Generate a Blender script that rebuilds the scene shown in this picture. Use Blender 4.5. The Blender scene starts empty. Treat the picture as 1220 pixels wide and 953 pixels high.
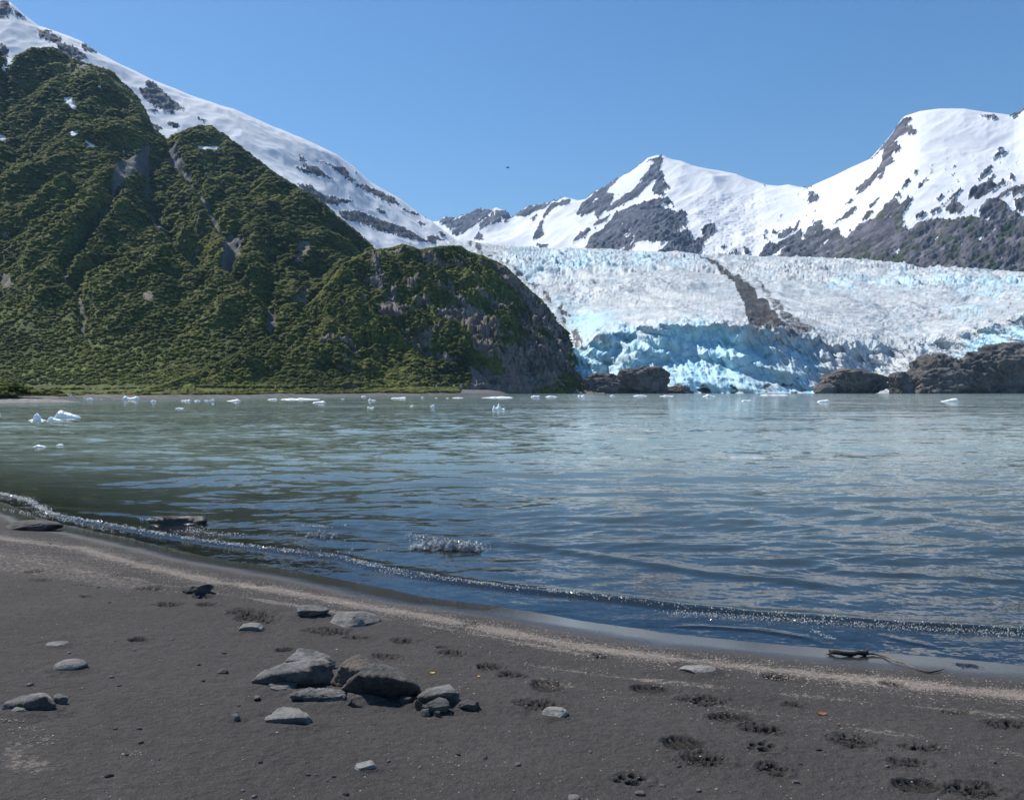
import bpy, bmesh, math, random
import numpy as np
from mathutils import Vector, Matrix, noise as mnoise

SC = bpy.context.scene
COL = SC.collection
F, CX, HY, H = 1057.0, 610.0, 466.5, 2.0      # focal length in px of a 1220 px wide frame, centre column, horizon row, eye height
R = math.radians
rng = np.random.default_rng(7)
random.seed(7)
SUN_AZ, SUN_EL = -50.0, 52.0

# ------------------------------------------------------------------ noise
_perm = rng.permutation(4096)
_ang = rng.random(4096) * 2 * np.pi
_gx, _gy = np.cos(_ang), np.sin(_ang)
_g3 = rng.normal(size=(4096, 3)); _g3 /= np.linalg.norm(_g3, axis=1)[:, None]
def _h2(i, j): return _perm[(_perm[i & 4095] + j) & 4095]
def pn2(x, y):
    x = np.asarray(x, float); y = np.asarray(y, float)
    i = np.floor(x).astype(np.int64); j = np.floor(y).astype(np.int64)
    fx, fy = x - i, y - j
    u = fx*fx*fx*(fx*(fx*6-15)+10); v = fy*fy*fy*(fy*(fy*6-15)+10)
    def g(a, b, dx, dy):
        h = _h2(i+a, j+b); return _gx[h]*dx + _gy[h]*dy
    a = g(0,0,fx,fy); b = g(1,0,fx-1,fy); c = g(0,1,fx,fy-1); d = g(1,1,fx-1,fy-1)
    p = a + u*(b-a); q = c + u*(d-c)
    return (p + v*(q-p)) * 1.5
def fbm(x, y, o=4, g=.5, kind=0, l=2.03):
    s = 0; a = 1; t = 0
    for k in range(o):
        n = pn2(x + 17.3*k, y - 9.1*k)
        if kind == 1: n = 1 - 2*np.abs(n)*1.3       # ridged
        elif kind == 2: n = 2*np.abs(n)*1.3 - 1     # billow
        s = s + a*n; t += a; a *= g; x = x*l; y = y*l
    return s / t
def pn3(p):
    p = np.asarray(p, float)
    i = np.floor(p).astype(np.int64); f = p - i
    w = f*f*f*(f*(f*6-15)+10)
    out = 0
    for a in (0, 1):
        for b in (0, 1):
            for c in (0, 1):
                h = _perm[(_h2(i[:,0]+a, i[:,1]+b) + i[:,2]+c) & 4095]
                d = f - np.array([a, b, c])
                gr = (_g3[h]*d).sum(1)
                wt = (w[:,0] if a else 1-w[:,0])*(w[:,1] if b else 1-w[:,1])*(w[:,2] if c else 1-w[:,2])
                out = out + wt*gr
    return out*1.5
def fbm3(p, o=4, g=.5, kind=0):
    s = 0; a = 1; t = 0; p = np.asarray(p, float)
    for k in range(o):
        n = pn3(p + 13.7*k)
        if kind == 1: n = 1 - 2.4*np.abs(n)
        s = s + a*n; t += a; a *= g; p = p*2.03
    return s / t
def sstep(a, b, x):
    t = np.clip((x-a)/(b-a), 0, 1); return t*t*(3-2*t)

# ------------------------------------------------------------------ polygons and polylines in photo pixels
def conv(ox, oy, s, pts): return [(ox + x/s, oy + y/s) for x, y in pts]
def sdf_poly(px, py, poly):
    """signed distance, negative inside"""
    P = np.array(poly, float); n = len(P)
    lo = P.min(0) - 14; hi = P.max(0) + 14
    out = np.full(px.shape, 99.0)
    m = (px > lo[0]) & (px < hi[0]) & (py > lo[1]) & (py < hi[1])
    if not m.any(): return out
    x = px[m]; y = py[m]; d = np.full(x.shape, 1e9); ins = np.zeros(x.shape, bool)
    for k in range(n):
        a = P[k]; b = P[(k+1) % n]; e = b - a
        t = np.clip(((x-a[0])*e[0] + (y-a[1])*e[1]) / (e@e + 1e-9), 0, 1)
        d = np.minimum(d, np.hypot(x-a[0]-t*e[0], y-a[1]-t*e[1]))
        c = ((a[1] > y) != (b[1] > y)) & (x < (b[0]-a[0])*(y-a[1])/((b[1]-a[1]) or 1e-9) + a[0])
        ins ^= c
    out[m] = np.where(ins, -d, d)
    return out
def dist_line(x, y, pts, signed=False, far=None):
    d = np.full(x.shape, 1e9); s = np.ones(x.shape)
    P = np.array(pts, float)
    for k in range(len(P)-1):
        a = P[k]; b = P[k+1]; e = b - a
        t = np.clip(((x-a[0])*e[0] + (y-a[1])*e[1])/(e@e), 0, 1)
        dk = np.hypot(x-a[0]-t*e[0], y-a[1]-t*e[1])
        cr = e[0]*(y-a[1]) - e[1]*(x-a[0])
        m = dk < d
        s = np.where(m, np.sign(cr), s); d = np.minimum(d, dk)
    return d*s if signed else d
def polys_mask(px, py, polys, soft=1.2, warp=2.2, wscale=.16):
    wx = px + warp*fbm(px*wscale, py*wscale, 3); wy = py + warp*fbm(px*wscale+50, py*wscale+9, 3)
    m = np.zeros(px.shape)
    for p in polys: m = np.maximum(m, 1 - sstep(-soft, soft, sdf_poly(wx, wy, p)-.6))
    return m

# ------------------------------------------------------------------ mesh helpers
def tag(o, label=None, cat=None, kind=None, group=None):
    if label: o['label'] = label
    if cat: o['category'] = cat
    if kind: o['kind'] = kind
    if group: o['group'] = group
    return o
def mesh_np(name, V, faces, mat, attrs=None, smooth=True, parent=None, nv=None):
    """faces: int array (n,3) or (n,4)"""
    me = bpy.data.meshes.new(name)
    V = np.ascontiguousarray(V, np.float32); faces = np.ascontiguousarray(faces, np.int32)
    k = faces.shape[1]; n = len(faces)
    me.vertices.add(len(V)); me.vertices.foreach_set('co', V.ravel())
    me.loops.add(n*k); me.loops.foreach_set('vertex_index', faces.ravel())
    me.polygons.add(n)
    me.polygons.foreach_set('loop_start', np.arange(0, n*k, k, dtype=np.int32))
    me.polygons.foreach_set('loop_total', np.full(n, k, np.int32))
    me.polygons.foreach_set('use_smooth', np.full(n, smooth, bool))
    me.update(calc_edges=True)
    for an, av in (attrs or {}).items():
        a = me.attributes.new(an, 'FLOAT', 'POINT'); a.data.foreach_set('value', np.ascontiguousarray(av, np.float32).ravel())
    if mat: me.materials.append(mat)
    o = bpy.data.objects.new(name, me); COL.objects.link(o)
    if parent: o.parent = parent
    return o
def grid_faces(nr, nc, keep=None):
    i = np.arange(nr*nc).reshape(nr, nc)
    f = np.stack([i[:-1,:-1], i[:-1,1:], i[1:,1:], i[1:,:-1]], -1).reshape(-1, 4)
    if keep is not None: f = f[keep[:-1,:-1].ravel()]
    return f
def grid(name, X, Y, Z, mat, attrs=None, smooth=True, keep=None):
    nr, nc = X.shape
    return mesh_np(name, np.stack([X, Y, Z], -1).reshape(-1, 3), grid_faces(nr, nc, keep), mat, attrs, smooth)
def ico(sub):
    bm = bmesh.new(); bmesh.ops.create_icosphere(bm, subdivisions=sub, radius=1)
    V = np.array([v.co[:] for v in bm.verts]); Fc = np.array([[v.index for v in f.verts] for f in bm.faces]); bm.free()
    return V, Fc
def gp(px, py, z=0.0):
    """a point of the photo on the level z"""
    Y = (H - z)*F/(py - HY); return ((px-CX)/F*Y, Y, z)
def zy(py, Y): return H - (py - HY)/F*Y

# ------------------------------------------------------------------ node helpers
class NT:
    def __init__(s, name):
        s.m = bpy.data.materials.new(name); s.m.use_nodes = True
        s.t = s.m.node_tree; s.n = s.t.nodes; s.l = s.t.links
        s.b = s.n['Principled BSDF']; s.out = s.n['Material Output']
        s._geo = None
    def lk(s, a, b): s.l.new(a, b)
    def set(s, sock, v):
        if isinstance(v, bpy.types.NodeSocket): s.l.new(v, sock)
        elif isinstance(v, (tuple, list)) and len(v) == 3 and sock.type == 'RGBA': sock.default_value = (*v, 1)
        else: sock.default_value = v
    def attr(s, name):
        a = s.n.new('ShaderNodeAttribute'); a.attribute_name = name; return a.outputs['Fac']
    def pos(s, scale=(1, 1, 1)):
        if s._geo is None: s._geo = s.n.new('ShaderNodeNewGeometry')
        v = s.n.new('ShaderNodeVectorMath'); v.operation = 'MULTIPLY'; v.inputs[1].default_value = scale
        s.l.new(s._geo.outputs['Position'], v.inputs[0]); return v.outputs[0]
    def objpos(s, scale=(1, 1, 1)):
        c = s.n.new('ShaderNodeTexCoord'); v = s.n.new('ShaderNodeVectorMath'); v.operation = 'MULTIPLY'; v.inputs[1].default_value = scale
        s.l.new(c.outputs['Object'], v.inputs[0]); return v.outputs[0]
    def noise(s, vec, scale=1, det=3, rough=.55, out='Fac', dist=0):
        t = s.n.new('ShaderNodeTexNoise'); t.inputs['Scale'].default_value = scale; t.inputs['Detail'].default_value = det
        t.inputs['Roughness'].default_value = rough; t.inputs['Distortion'].default_value = dist
        s.l.new(vec, t.inputs['Vector']); return t.outputs[out]
    def voro(s, vec, scale=1, feat='F1', out='Distance'):
        t = s.n.new('ShaderNodeTexVoronoi'); t.feature = feat; t.inputs['Scale'].default_value = scale
        s.l.new(vec, t.inputs['Vector']); return t.outputs[out]
    def rng(s, v, a, b, c=0, d=1):
        t = s.n.new('ShaderNodeMapRange'); s.set(t.inputs[0], v)
        for k, q in zip((1, 2, 3, 4), (a, b, c, d)): s.set(t.inputs[k], q)
        return t.outputs[0]
    def math(s, op, a, b=0.0, clamp=False):
        t = s.n.new('ShaderNodeMath'); t.operation = op; t.use_clamp = clamp; s.set(t.inputs[0], a); s.set(t.inputs[1], b); return t.outputs[0]
    def mix(s, f, a, b, mode='MIX'):
        t = s.n.new('ShaderNodeMix'); t.data_type = 'RGBA'; t.blend_type = mode
        s.set(t.inputs[0], f); s.set(t.inputs[6], a); s.set(t.inputs[7], b); return t.outputs[2]
    def bump(s, h, dist, strength=1, normal=None):
        t = s.n.new('ShaderNodeBump'); t.inputs['Distance'].default_value = dist; s.set(t.inputs['Strength'], strength); s.l.new(h, t.inputs['Height'])
        if normal: s.l.new(normal, t.inputs['Normal'])
        return t.outputs[0]
    def wob(s, vec, scale, amt, det=3, ax=(1, 1, 1)):
        """normal roughened by real micro relief"""
        c = s.noise(vec, scale, det, .6, 'Color')
        a = s.n.new('ShaderNodeVectorMath'); a.operation = 'SUBTRACT'; s.l.new(c, a.inputs[0]); a.inputs[1].default_value = (.5, .5, .5)
        b = s.n.new('ShaderNodeVectorMath'); b.operation = 'MULTIPLY'; s.l.new(a.outputs[0], b.inputs[0]); b.inputs[1].default_value = tuple(amt*q for q in ax)
        return b.outputs[0]
    def vadd(s, a, b):
        t = s.n.new('ShaderNodeVectorMath'); t.operation = 'ADD'; s.l.new(a, t.inputs[0]); s.l.new(b, t.inputs[1]); return t.outputs[0]
    def normal_from(s, *offs):
        if s._geo is None: s._geo = s.n.new('ShaderNodeNewGeometry')
        v = s._geo.outputs['Normal']
        for o in offs: v = s.vadd(v, o)
        t = s.n.new('ShaderNodeVectorMath'); t.operation = 'NORMALIZE'; s.l.new(v, t.inputs[0]); return t.outputs[0]
    def done(s, color=None, rough=None, normal=None, spec=None, **kw):
        if color is not None: s.set(s.b.inputs['Base Color'], color)
        if rough is not None: s.set(s.b.inputs['Roughness'], rough)
        if normal is not None: s.l.new(normal, s.b.inputs['Normal'])
        if spec is not None: s.set(s.b.inputs['Specular IOR Level'], spec)
        for k, v in kw.items(): s.set(s.b.inputs[k.replace('_', ' ')], v)
        return s.m

# ================================================================== MATERIALS
SNOW = (.70, .72, .745)
def mat_mountain(name, rock_a, rock_b, green=(.045, .060, .022), gs=.02):
    t = NT(name)
    p = t.pos((1, 1, .55))
    def dot(v):
        m = t.n.new('ShaderNodeVectorMath'); m.operation = 'DOT_PRODUCT'; t.l.new(t.pos(), m.inputs[0]); m.inputs[1].default_value = v; return m.outputs['Value']
    cb = t.n.new('ShaderNodeCombineXYZ'); t.l.new(dot((.19, 0, .22)), cb.inputs[0]); t.l.new(dot((-.62, 0, 1.)), cb.inputs[1]); t.l.new(dot((0, .3, 0)), cb.inputs[2])
    rib = cb.outputs[0]
    r = t.mix(t.rng(t.noise(p, gs, 7, .68), .35, .66), rock_a, rock_b)
    r = t.mix(t.rng(t.noise(rib, gs*1.8, 6, .7), .42, .60, 0, .8), r, tuple(.42*c for c in rock_a))
    r = t.mix(t.rng(t.noise(rib, gs*3.3, 5, .7), .56, .66, 0, .5), r, tuple(1.5*c for c in rock_b))
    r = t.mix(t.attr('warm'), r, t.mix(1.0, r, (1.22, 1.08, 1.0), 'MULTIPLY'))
    g = t.math('MULTIPLY', t.attr('green'), t.rng(t.noise(p, gs*1.3, 5, .6), .45, .58))
    r = t.mix(g, r, green)
    sn = t.mix(t.rng(t.noise(p, .004, 4, .5), .3, .7), SNOW, (.62, .645, .68))
    sn = t.mix(t.attr('dirt'), sn, (.52, .47, .41))
    f = t.rng(t.math('ADD', t.attr('snow'), t.math('MULTIPLY', t.math('SUBTRACT', t.noise(rib, .045, 7, .72), .5), 1.15)), .45, .55)
    c = t.mix(f, r, sn)
    n = t.normal_from(t.wob(p, gs*2.5, .9, 6))
    mx = t.n.new('ShaderNodeMix'); mx.data_type = 'VECTOR'
    t.l.new(f, mx.inputs[0]); t.l.new(n, mx.inputs[4]); t.l.new(t.normal_from(t.wob(p, .012, .12, 4)), mx.inputs[5])
    return t.done(c, .9, mx.outputs[1], .15)
M_snowridge = mat_mountain('snow_and_dark_rock', (.075, .08, .095), (.13, .13, .14), gs=.03)
M_peak = mat_mountain('snow_and_blue_grey_rock', (.052, .060, .082), (.150, .156, .182), gs=.016)

def mat_hill():
    t = NT('green_slope_with_rock'); p = t.pos()
    g = t.mix(t.rng(t.noise(p, .02, 4, .6), .35, .65), (.055, .072, .014), (.150, .170, .035))
    g = t.mix(t.rng(t.noise(p, .25, 4, .7), .4, .65), g, (.022, .033, .009))
    r = t.mix(t.rng(t.noise(t.pos((1, 1, .6)), .09, 6, .7), .35, .68), (.075, .066, .058), (.29, .26, .235))
    r = t.mix(t.rng(t.noise(t.pos((1, 1, 1.6)), .22, 5, .75), .50, .62, 0, .75), r, (.028, .025, .023))
    r = t.mix(t.rng(t.noise(p, .016, 3, .5), .42, .6, 0, .5), r, (.15, .115, .085))
    sc = t.mix(t.rng(t.noise(p, .2, 4, .7), .3, .7), (.075, .075, .075), (.16, .155, .15))
    n1 = t.math('MULTIPLY', t.math('SUBTRACT', t.noise(p, .12, 5, .7), .5), .8)
    c = t.mix(t.rng(t.math('ADD', t.attr('rock'), n1), .4, .6), g, r)
    c = t.mix(t.rng(t.math('ADD', t.attr('scree'), n1), .4, .62), c, sc)
    c = t.mix(t.rng(t.math('ADD', t.attr('snow'), n1), .42, .58), c, SNOW)
    n = t.normal_from(t.wob(p, .3, .9, 5))
    return t.done(c, .9, n, .15)
M_hill = mat_hill()

def mat_shrub():
    t = NT('alder_leaves'); p = t.pos()
    a = t.attr('tone')
    g = t.mix(a, (.068, .088, .022), (.260, .275, .078))
    g = t.mix(t.rng(t.noise(p, .011, 3, .5), .40, .66), g, t.mix(a, (.115, .135, .028), (.330, .335, .090)))
    g = t.mix(t.rng(t.noise(p, 1.6, 4, .7), .38, .66, 0, .7), g, (.024, .036, .009))
    n = t.normal_from(t.wob(p, 1.1, .9, 4))
    t.done(g, .8, n, .05)
    tl = t.n.new('ShaderNodeBsdfTranslucent'); t.l.new(g, tl.inputs[0]); t.l.new(n, tl.inputs[1])
    m = t.n.new('ShaderNodeMixShader'); m.inputs[0].default_value = .38
    t.l.new(t.b.outputs[0], m.inputs[1]); t.l.new(tl.outputs[0], m.inputs[2]); t.l.new(m.outputs[0], t.out.inputs['Surface'])
    return t.m
M_shrub = mat_shrub()

def mat_ice():
    t = NT('glacier_ice'); p = t.pos()
    w = t.mix(t.rng(t.noise(p, .02, 5, .6), .35, .65), (.56, .585, .595), (.38, .43, .46))
    w = t.mix(t.rng(t.noise(p, .11, 5, .75), .47, .66, 0, .8), w, (.34, .33, .31))
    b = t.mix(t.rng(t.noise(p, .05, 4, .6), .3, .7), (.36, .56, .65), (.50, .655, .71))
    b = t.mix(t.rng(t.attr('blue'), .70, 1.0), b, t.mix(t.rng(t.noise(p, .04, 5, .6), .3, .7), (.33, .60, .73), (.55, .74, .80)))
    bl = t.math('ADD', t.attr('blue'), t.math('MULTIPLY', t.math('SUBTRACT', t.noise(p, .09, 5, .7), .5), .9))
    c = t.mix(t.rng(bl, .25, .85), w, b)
    d = t.math('ADD', t.attr('dirt'), t.math('MULTIPLY', t.math('SUBTRACT', t.noise(p, .08, 6, .75), .5), 1.1))
    dc = t.mix(t.rng(t.noise(p, .15, 5, .7), .35, .65), (.026, .025, .025), (.085, .080, .076))
    c = t.mix(t.rng(d, .35, .70), c, dc)
    n = t.normal_from(t.wob(p, .16, .38, 4))
    return t.done(c, .6, n, .2)
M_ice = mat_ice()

def mat_rock(name, a, b, sc=14, rough=.8, wob=.35, dust=.0, spec=.3):
    t = NT(name); p = t.objpos()
    q = t.objpos((1, 1, 2.6))
    c = t.mix(t.rng(t.noise(p, sc*.5, 6, .65), .33, .68), a, b)
    c = t.mix(t.rng(t.noise(q, sc*2.2, 5, .75), .55, .72, 0, .6), c, tuple(min(1, 1.7*k) for k in b))
    c = t.mix(t.rng(t.voro(p, sc*9), 0, .16, .5, 0), c, tuple(.5*k for k in a))
    n = t.bump(t.noise(q, sc*2.5, 8, .75), .03, wob*2.4)
    return t.done(c, rough, n, spec)

def mat_beach():
    t = NT('dark_volcanic_sand'); p = t.pos()
    c = t.mix(t.rng(t.noise(p, 1.1, 5, .6), .3, .7), (.050, .0465, .0445), (.073, .068, .0645))
    c = t.mix(t.rng(t.noise(p, 14, 5, .75), .38, .64, 0, .5), c, (.024, .022, .022))
    c = t.mix(t.rng(t.noise(p, 60, 4, .8), .52, .66, 0, .4), c, (.10, .092, .085))
    c = t.mix(t.rng(t.noise(p, 330, 2, .6), .52, .78, 0, .85), c, (.17, .155, .145))     # pale grains
    c = t.mix(t.rng(t.noise(p, 260, 2, .6), .50, .30, 0, .8), c, (.012, .012, .013))     # dark grains
    c = t.mix(t.math('MULTIPLY', t.rng(t.voro(p, 34), .10, .06, 0, 1), t.rng(t.noise(p, 3, 3), .45, .6, .15, 1)), c, (.24, .22, .20))
    wr = t.math('ADD', t.attr('wrack'), t.math('MULTIPLY', t.math('SUBTRACT', t.noise(p, 28, 5, .75), .5), 2.2))
    wc = t.mix(t.noise(p, 160, 2, .6), (.15, .125, .105), (.42, .37, .32))
    c = t.mix(t.rng(wr, .55, 1.0, 0, .85), c, wc)
    c = t.mix(t.attr('print'), c, (.014, .013, .012))
    wet = t.attr('wet')
    c = t.mix(t.math('MULTIPLY', wet, .62), c, (.012, .013, .014))
    ro = t.rng(wet, 0, 1, .92, .09)
    n = t.bump(t.noise(p, 210, 3, .65), .006, t.rng(wet, 0, 1, 1, .06))
    n = t.bump(t.noise(p, 22, 4, .65), .03, t.rng(wet, 0, 1, .8, .02), n)
    return t.done(c, ro, n, t.rng(wet, 0, 1, .15, .5))
M_beach = mat_beach()
def mat_flat():
    t = NT('grey_gravel'); p = t.pos()
    c = t.mix(t.rng(t.noise(p, .8, 5, .7), .35, .65), (.10, .095, .09), (.20, .19, .18))
    return t.done(c, .9)
M_flat = mat_flat()

def mat_water():
    t = NT('glacial_lake_water'); n = t.n
    deep = t.attr('deep'); far = t.attr('far')
    p = t.pos((.55, 1.25, 1))
    w1 = t.wob(p, 6.5, .30, 3, (.55, 1, 0)); w2 = t.wob(p, 1.6, .85, 4, (.5, 1, 0)); w3 = t.wob(t.pos((.25, .8, 1)), .22, .45, 4, (.4, 1, 0))
    w4 = t.wob(p, 42, .20, 2, (.8, 1, 0))
    bias = n.new('ShaderNodeCombineXYZ'); t.set(bias.inputs[1], t.rng(far, 0, 1, -.030, -.004))     # the shoreward faces of the wavelets are the steep ones
    def sc(v, f):
        m = n.new('ShaderNodeVectorMath'); m.operation = 'SCALE'; t.l.new(v, m.inputs[0]); t.set(m.inputs['Scale'], f); return m.outputs[0]
    calm = t.rng(t.noise(t.pos((.02, .055, 1)), 1, 3, .6), .35, .65, .55, 1.1)
    nor = t.normal_from(sc(w1, t.math('MULTIPLY', calm, t.rng(far, 0, 1, .9, 1.5))), sc(w2, t.math('MULTIPLY', calm, t.rng(far, 0, 1, .28, 1.0))), sc(w3, far), sc(w4, t.rng(far, 0, .3, 1.0, .3)), bias.outputs[0])
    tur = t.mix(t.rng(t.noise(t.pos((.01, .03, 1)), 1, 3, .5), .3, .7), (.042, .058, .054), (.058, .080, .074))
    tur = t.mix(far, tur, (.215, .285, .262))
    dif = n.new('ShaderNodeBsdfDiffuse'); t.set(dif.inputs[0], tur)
    tra = n.new('ShaderNodeBsdfTransparent'); tra.inputs[0].default_value = (.80, .84, .82, 1)
    body = n.new('ShaderNodeMixShader'); t.l.new(t.rng(deep, 0, 1, .05, 1), body.inputs[0]); t.l.new(tra.outputs[0], body.inputs[1]); t.l.new(dif.outputs[0], body.inputs[2])
    gl = n.new('ShaderNodeBsdfGlossy'); gl.inputs['Roughness'].default_value = .04; t.l.new(nor, gl.inputs['Normal'])
    fr = n.new('ShaderNodeFresnel'); fr.inputs[0].default_value = 1.85; t.l.new(nor, fr.inputs['Normal'])
    mx = n.new('ShaderNodeMixShader'); t.l.new(fr.outputs[0], mx.inputs[0]); t.l.new(body.outputs[0], mx.inputs[1]); t.l.new(gl.outputs[0], mx.inputs[2])
    t.l.new(mx.outputs[0], t.out.inputs['Surface'])
    return t.m
M_water = mat_water()
def plain(name, c, rough=.7, **k):
    t = NT(name); return t.done(c, rough, **k)

# ================================================================== WORLD, SUN, CAMERA
w = bpy.data.worlds.new('World'); SC.world = w; w.use_nodes = True
sk = w.node_tree.nodes.new('ShaderNodeTexSky'); sk.sky_type = 'NISHITA'; sk.sun_disc = False
sk.sun_elevation = R(SUN_EL); sk.sun_rotation = R(SUN_AZ); sk.altitude = 50; sk.air_density = 1.0; sk.dust_density = .25; sk.ozone_density = 3.0
bg = w.node_tree.nodes['Background']; hs = w.node_tree.nodes.new('ShaderNodeHueSaturation'); hs.inputs['Saturation'].default_value = 1.24
w.node_tree.links.new(sk.outputs[0], hs.inputs['Color']); w.node_tree.links.new(hs.outputs[0], bg.inputs[0]); bg.inputs[1].default_value = .094
sd = bpy.data.lights.new('sun', 'SUN'); sd.energy = 5.0; sd.angle = R(.53); sd.color = (1, .955, .89)
so = bpy.data.objects.new('sun', sd); COL.objects.link(so)
d = Vector((math.sin(R(SUN_AZ))*math.cos(R(SUN_EL)), math.cos(R(SUN_AZ))*math.cos(R(SUN_EL)), math.sin(R(SUN_EL))))
so.rotation_euler = d.to_track_quat('Z', 'Y').to_euler()
cd = bpy.data.cameras.new('camera'); cam = bpy.data.objects.new('camera', cd); COL.objects.link(cam); SC.camera = cam
cam.location = (0, 0, H); cam.rotation_euler = (R(90), 0, 0)
cd.sensor_width = 36; cd.lens = 36*F/1220; cd.shift_y = -(476.5-HY)/1220; cd.clip_start = .1; cd.clip_end = 40000
SC.view_settings.view_transform = 'Standard'; SC.view_settings.look = 'None'; SC.view_settings.exposure = .40; SC.view_settings.gamma = 1
SC.cycles.max_bounces = 6; SC.cycles.transparent_max_bounces = 12; SC.cycles.volume_bounces = 0
SC.cycles.sample_clamp_indirect = 6

# ================================================================== FAN TERRAINS
def ip(tab, x):
    t = np.array(tab, float); return np.interp(x, t[:,0], t[:,1])
def ips(tab, x, sg=26):
    t = np.array(tab, float); o = np.linspace(-2, 2, 13); w_ = np.exp(-o*o/2); w_ /= w_.sum()
    x = np.asarray(x, float); return sum(wi*np.interp(x+oi*sg, t[:,0], t[:,1]) for wi, oi in zip(w_, o))
def fan(p0, p1, dx, rails, counts):
    """rails: list of (Y(px), z(px)); cubic through the rails, rows per gap in counts"""
    px = np.arange(p0, p1+dx, dx, dtype=float); U = (px-CX)/F
    RY = np.stack([np.broadcast_to(r[0](px), px.shape) for r in rails]).astype(float)
    RZ = np.stack([np.broadcast_to(r[1](px), px.shape) for r in rails]).astype(float)
    Ys, Zs, Ts = [], [], []
    n = len(rails)
    for k in range(n-1):
        t = np.linspace(0, 1, counts[k], endpoint=(k == n-2))[:, None]
        def cr(Q):
            a = Q[max(k-1, 0)]; b = Q[k]; c = Q[k+1]; d_ = Q[min(k+2, n-1)]
            return b + .5*t*(c-a + t*(2*a-5*b+4*c-d_ + t*(3*(b-c)+d_-a)))
        Ys.append(b_lin(RY, k, t)); Zs.append(cr(RZ)); Ts.append(np.broadcast_to(t + k, (t.shape[0], len(px))))
    Y = np.concatenate(Ys); Z = np.concatenate(Zs); T = np.concatenate(Ts)
    return px, U[None, :]*Y, Y, Z, T
def b_lin(Q, k, t): return Q[k] + (Q[k+1]-Q[k])*t
def cap(Y, Z, T, tc, eps=.0015):
    """keep the lumps of a slope below its own crest line"""
    A = (Z-H)/Y; k = np.argmin(np.abs(T[:, 0]-tc)); c = A[k][None, :]+eps
    d_ = np.maximum(A-(c-.004), 0); A2 = np.where(d_ > 0, (c-.004)+.004*(1-np.exp(-d_/.004)), A)
    return np.where(T < tc-.01, A2*Y+H, Z)
def proj(X, Y, Z): return CX + X/Y*F, HY - (Z-H)/Y*F
Z1 = lambda *a: conv(0, 0, 3.05, a)
Z3 = lambda *a: conv(350, 200, 3.297, a)
Z4 = lambda *a: conv(600, 280, 3.8125, a)
Z5 = lambda *a: conv(900, 280, 3.8125, a)
Z6 = lambda *a: conv(500, 100, 3.389, a)
Z7 = lambda *a: conv(860, 100, 3.389, a)

SHORE = [(-400,110),(-200,135),(-100,150),(0,168),(70,184),(100,211),(200,236),(300,282),(400,352),(500,423),(540,500),(580,640),(620,760),(700,860),(1600,900)]
CREST_A = [(-500,-160),(-200,-90),(0,2),(13,5),(30,21),(46,33),(59,37),(98,52),(115,65),(148,81),(184,98),(230,116),(279,132),(328,153),(361,165),(400,184),(423,201),(441,218),(477,239),(502,258),(515,265),(545,288),(562,299),(620,330),(700,360)]
CREST_B = [(-500,-40),(-200,20),(-60,50),(0,60),(8,84),(16,70),(39,57),(66,57),(82,68),(108,77),(131,84),(145,98),(163,115),(172,133),(180,152),(198,166),(206,161),(222,155),(236,149),(252,148),(272,164),(305,189),(328,207),(354,223),(384,241),(400,257),(420,272),(450,300),(480,330),(560,400),(640,455),(700,470)]
CREST_C = [(150,468),(200,455),(260,430),(330,395),(380,350),(411,312),(440,297),(465,294),(480,289),(502,296),(520,292),(547,291),(562,299),(576,303),(602,315),(623,336),(641,352),(653,364),(665,382),(678,395),(682,412),(686,440),(700,462),(740,469)]
GL_TOP = [(450,290),(560,293),(600,298),(640,300),(700,302),(745,304),(800,307),(840,309),(900,312),(1010,313),(1060,318),(1100,325),(1160,327),(1220,331),(1500,345)]

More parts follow.
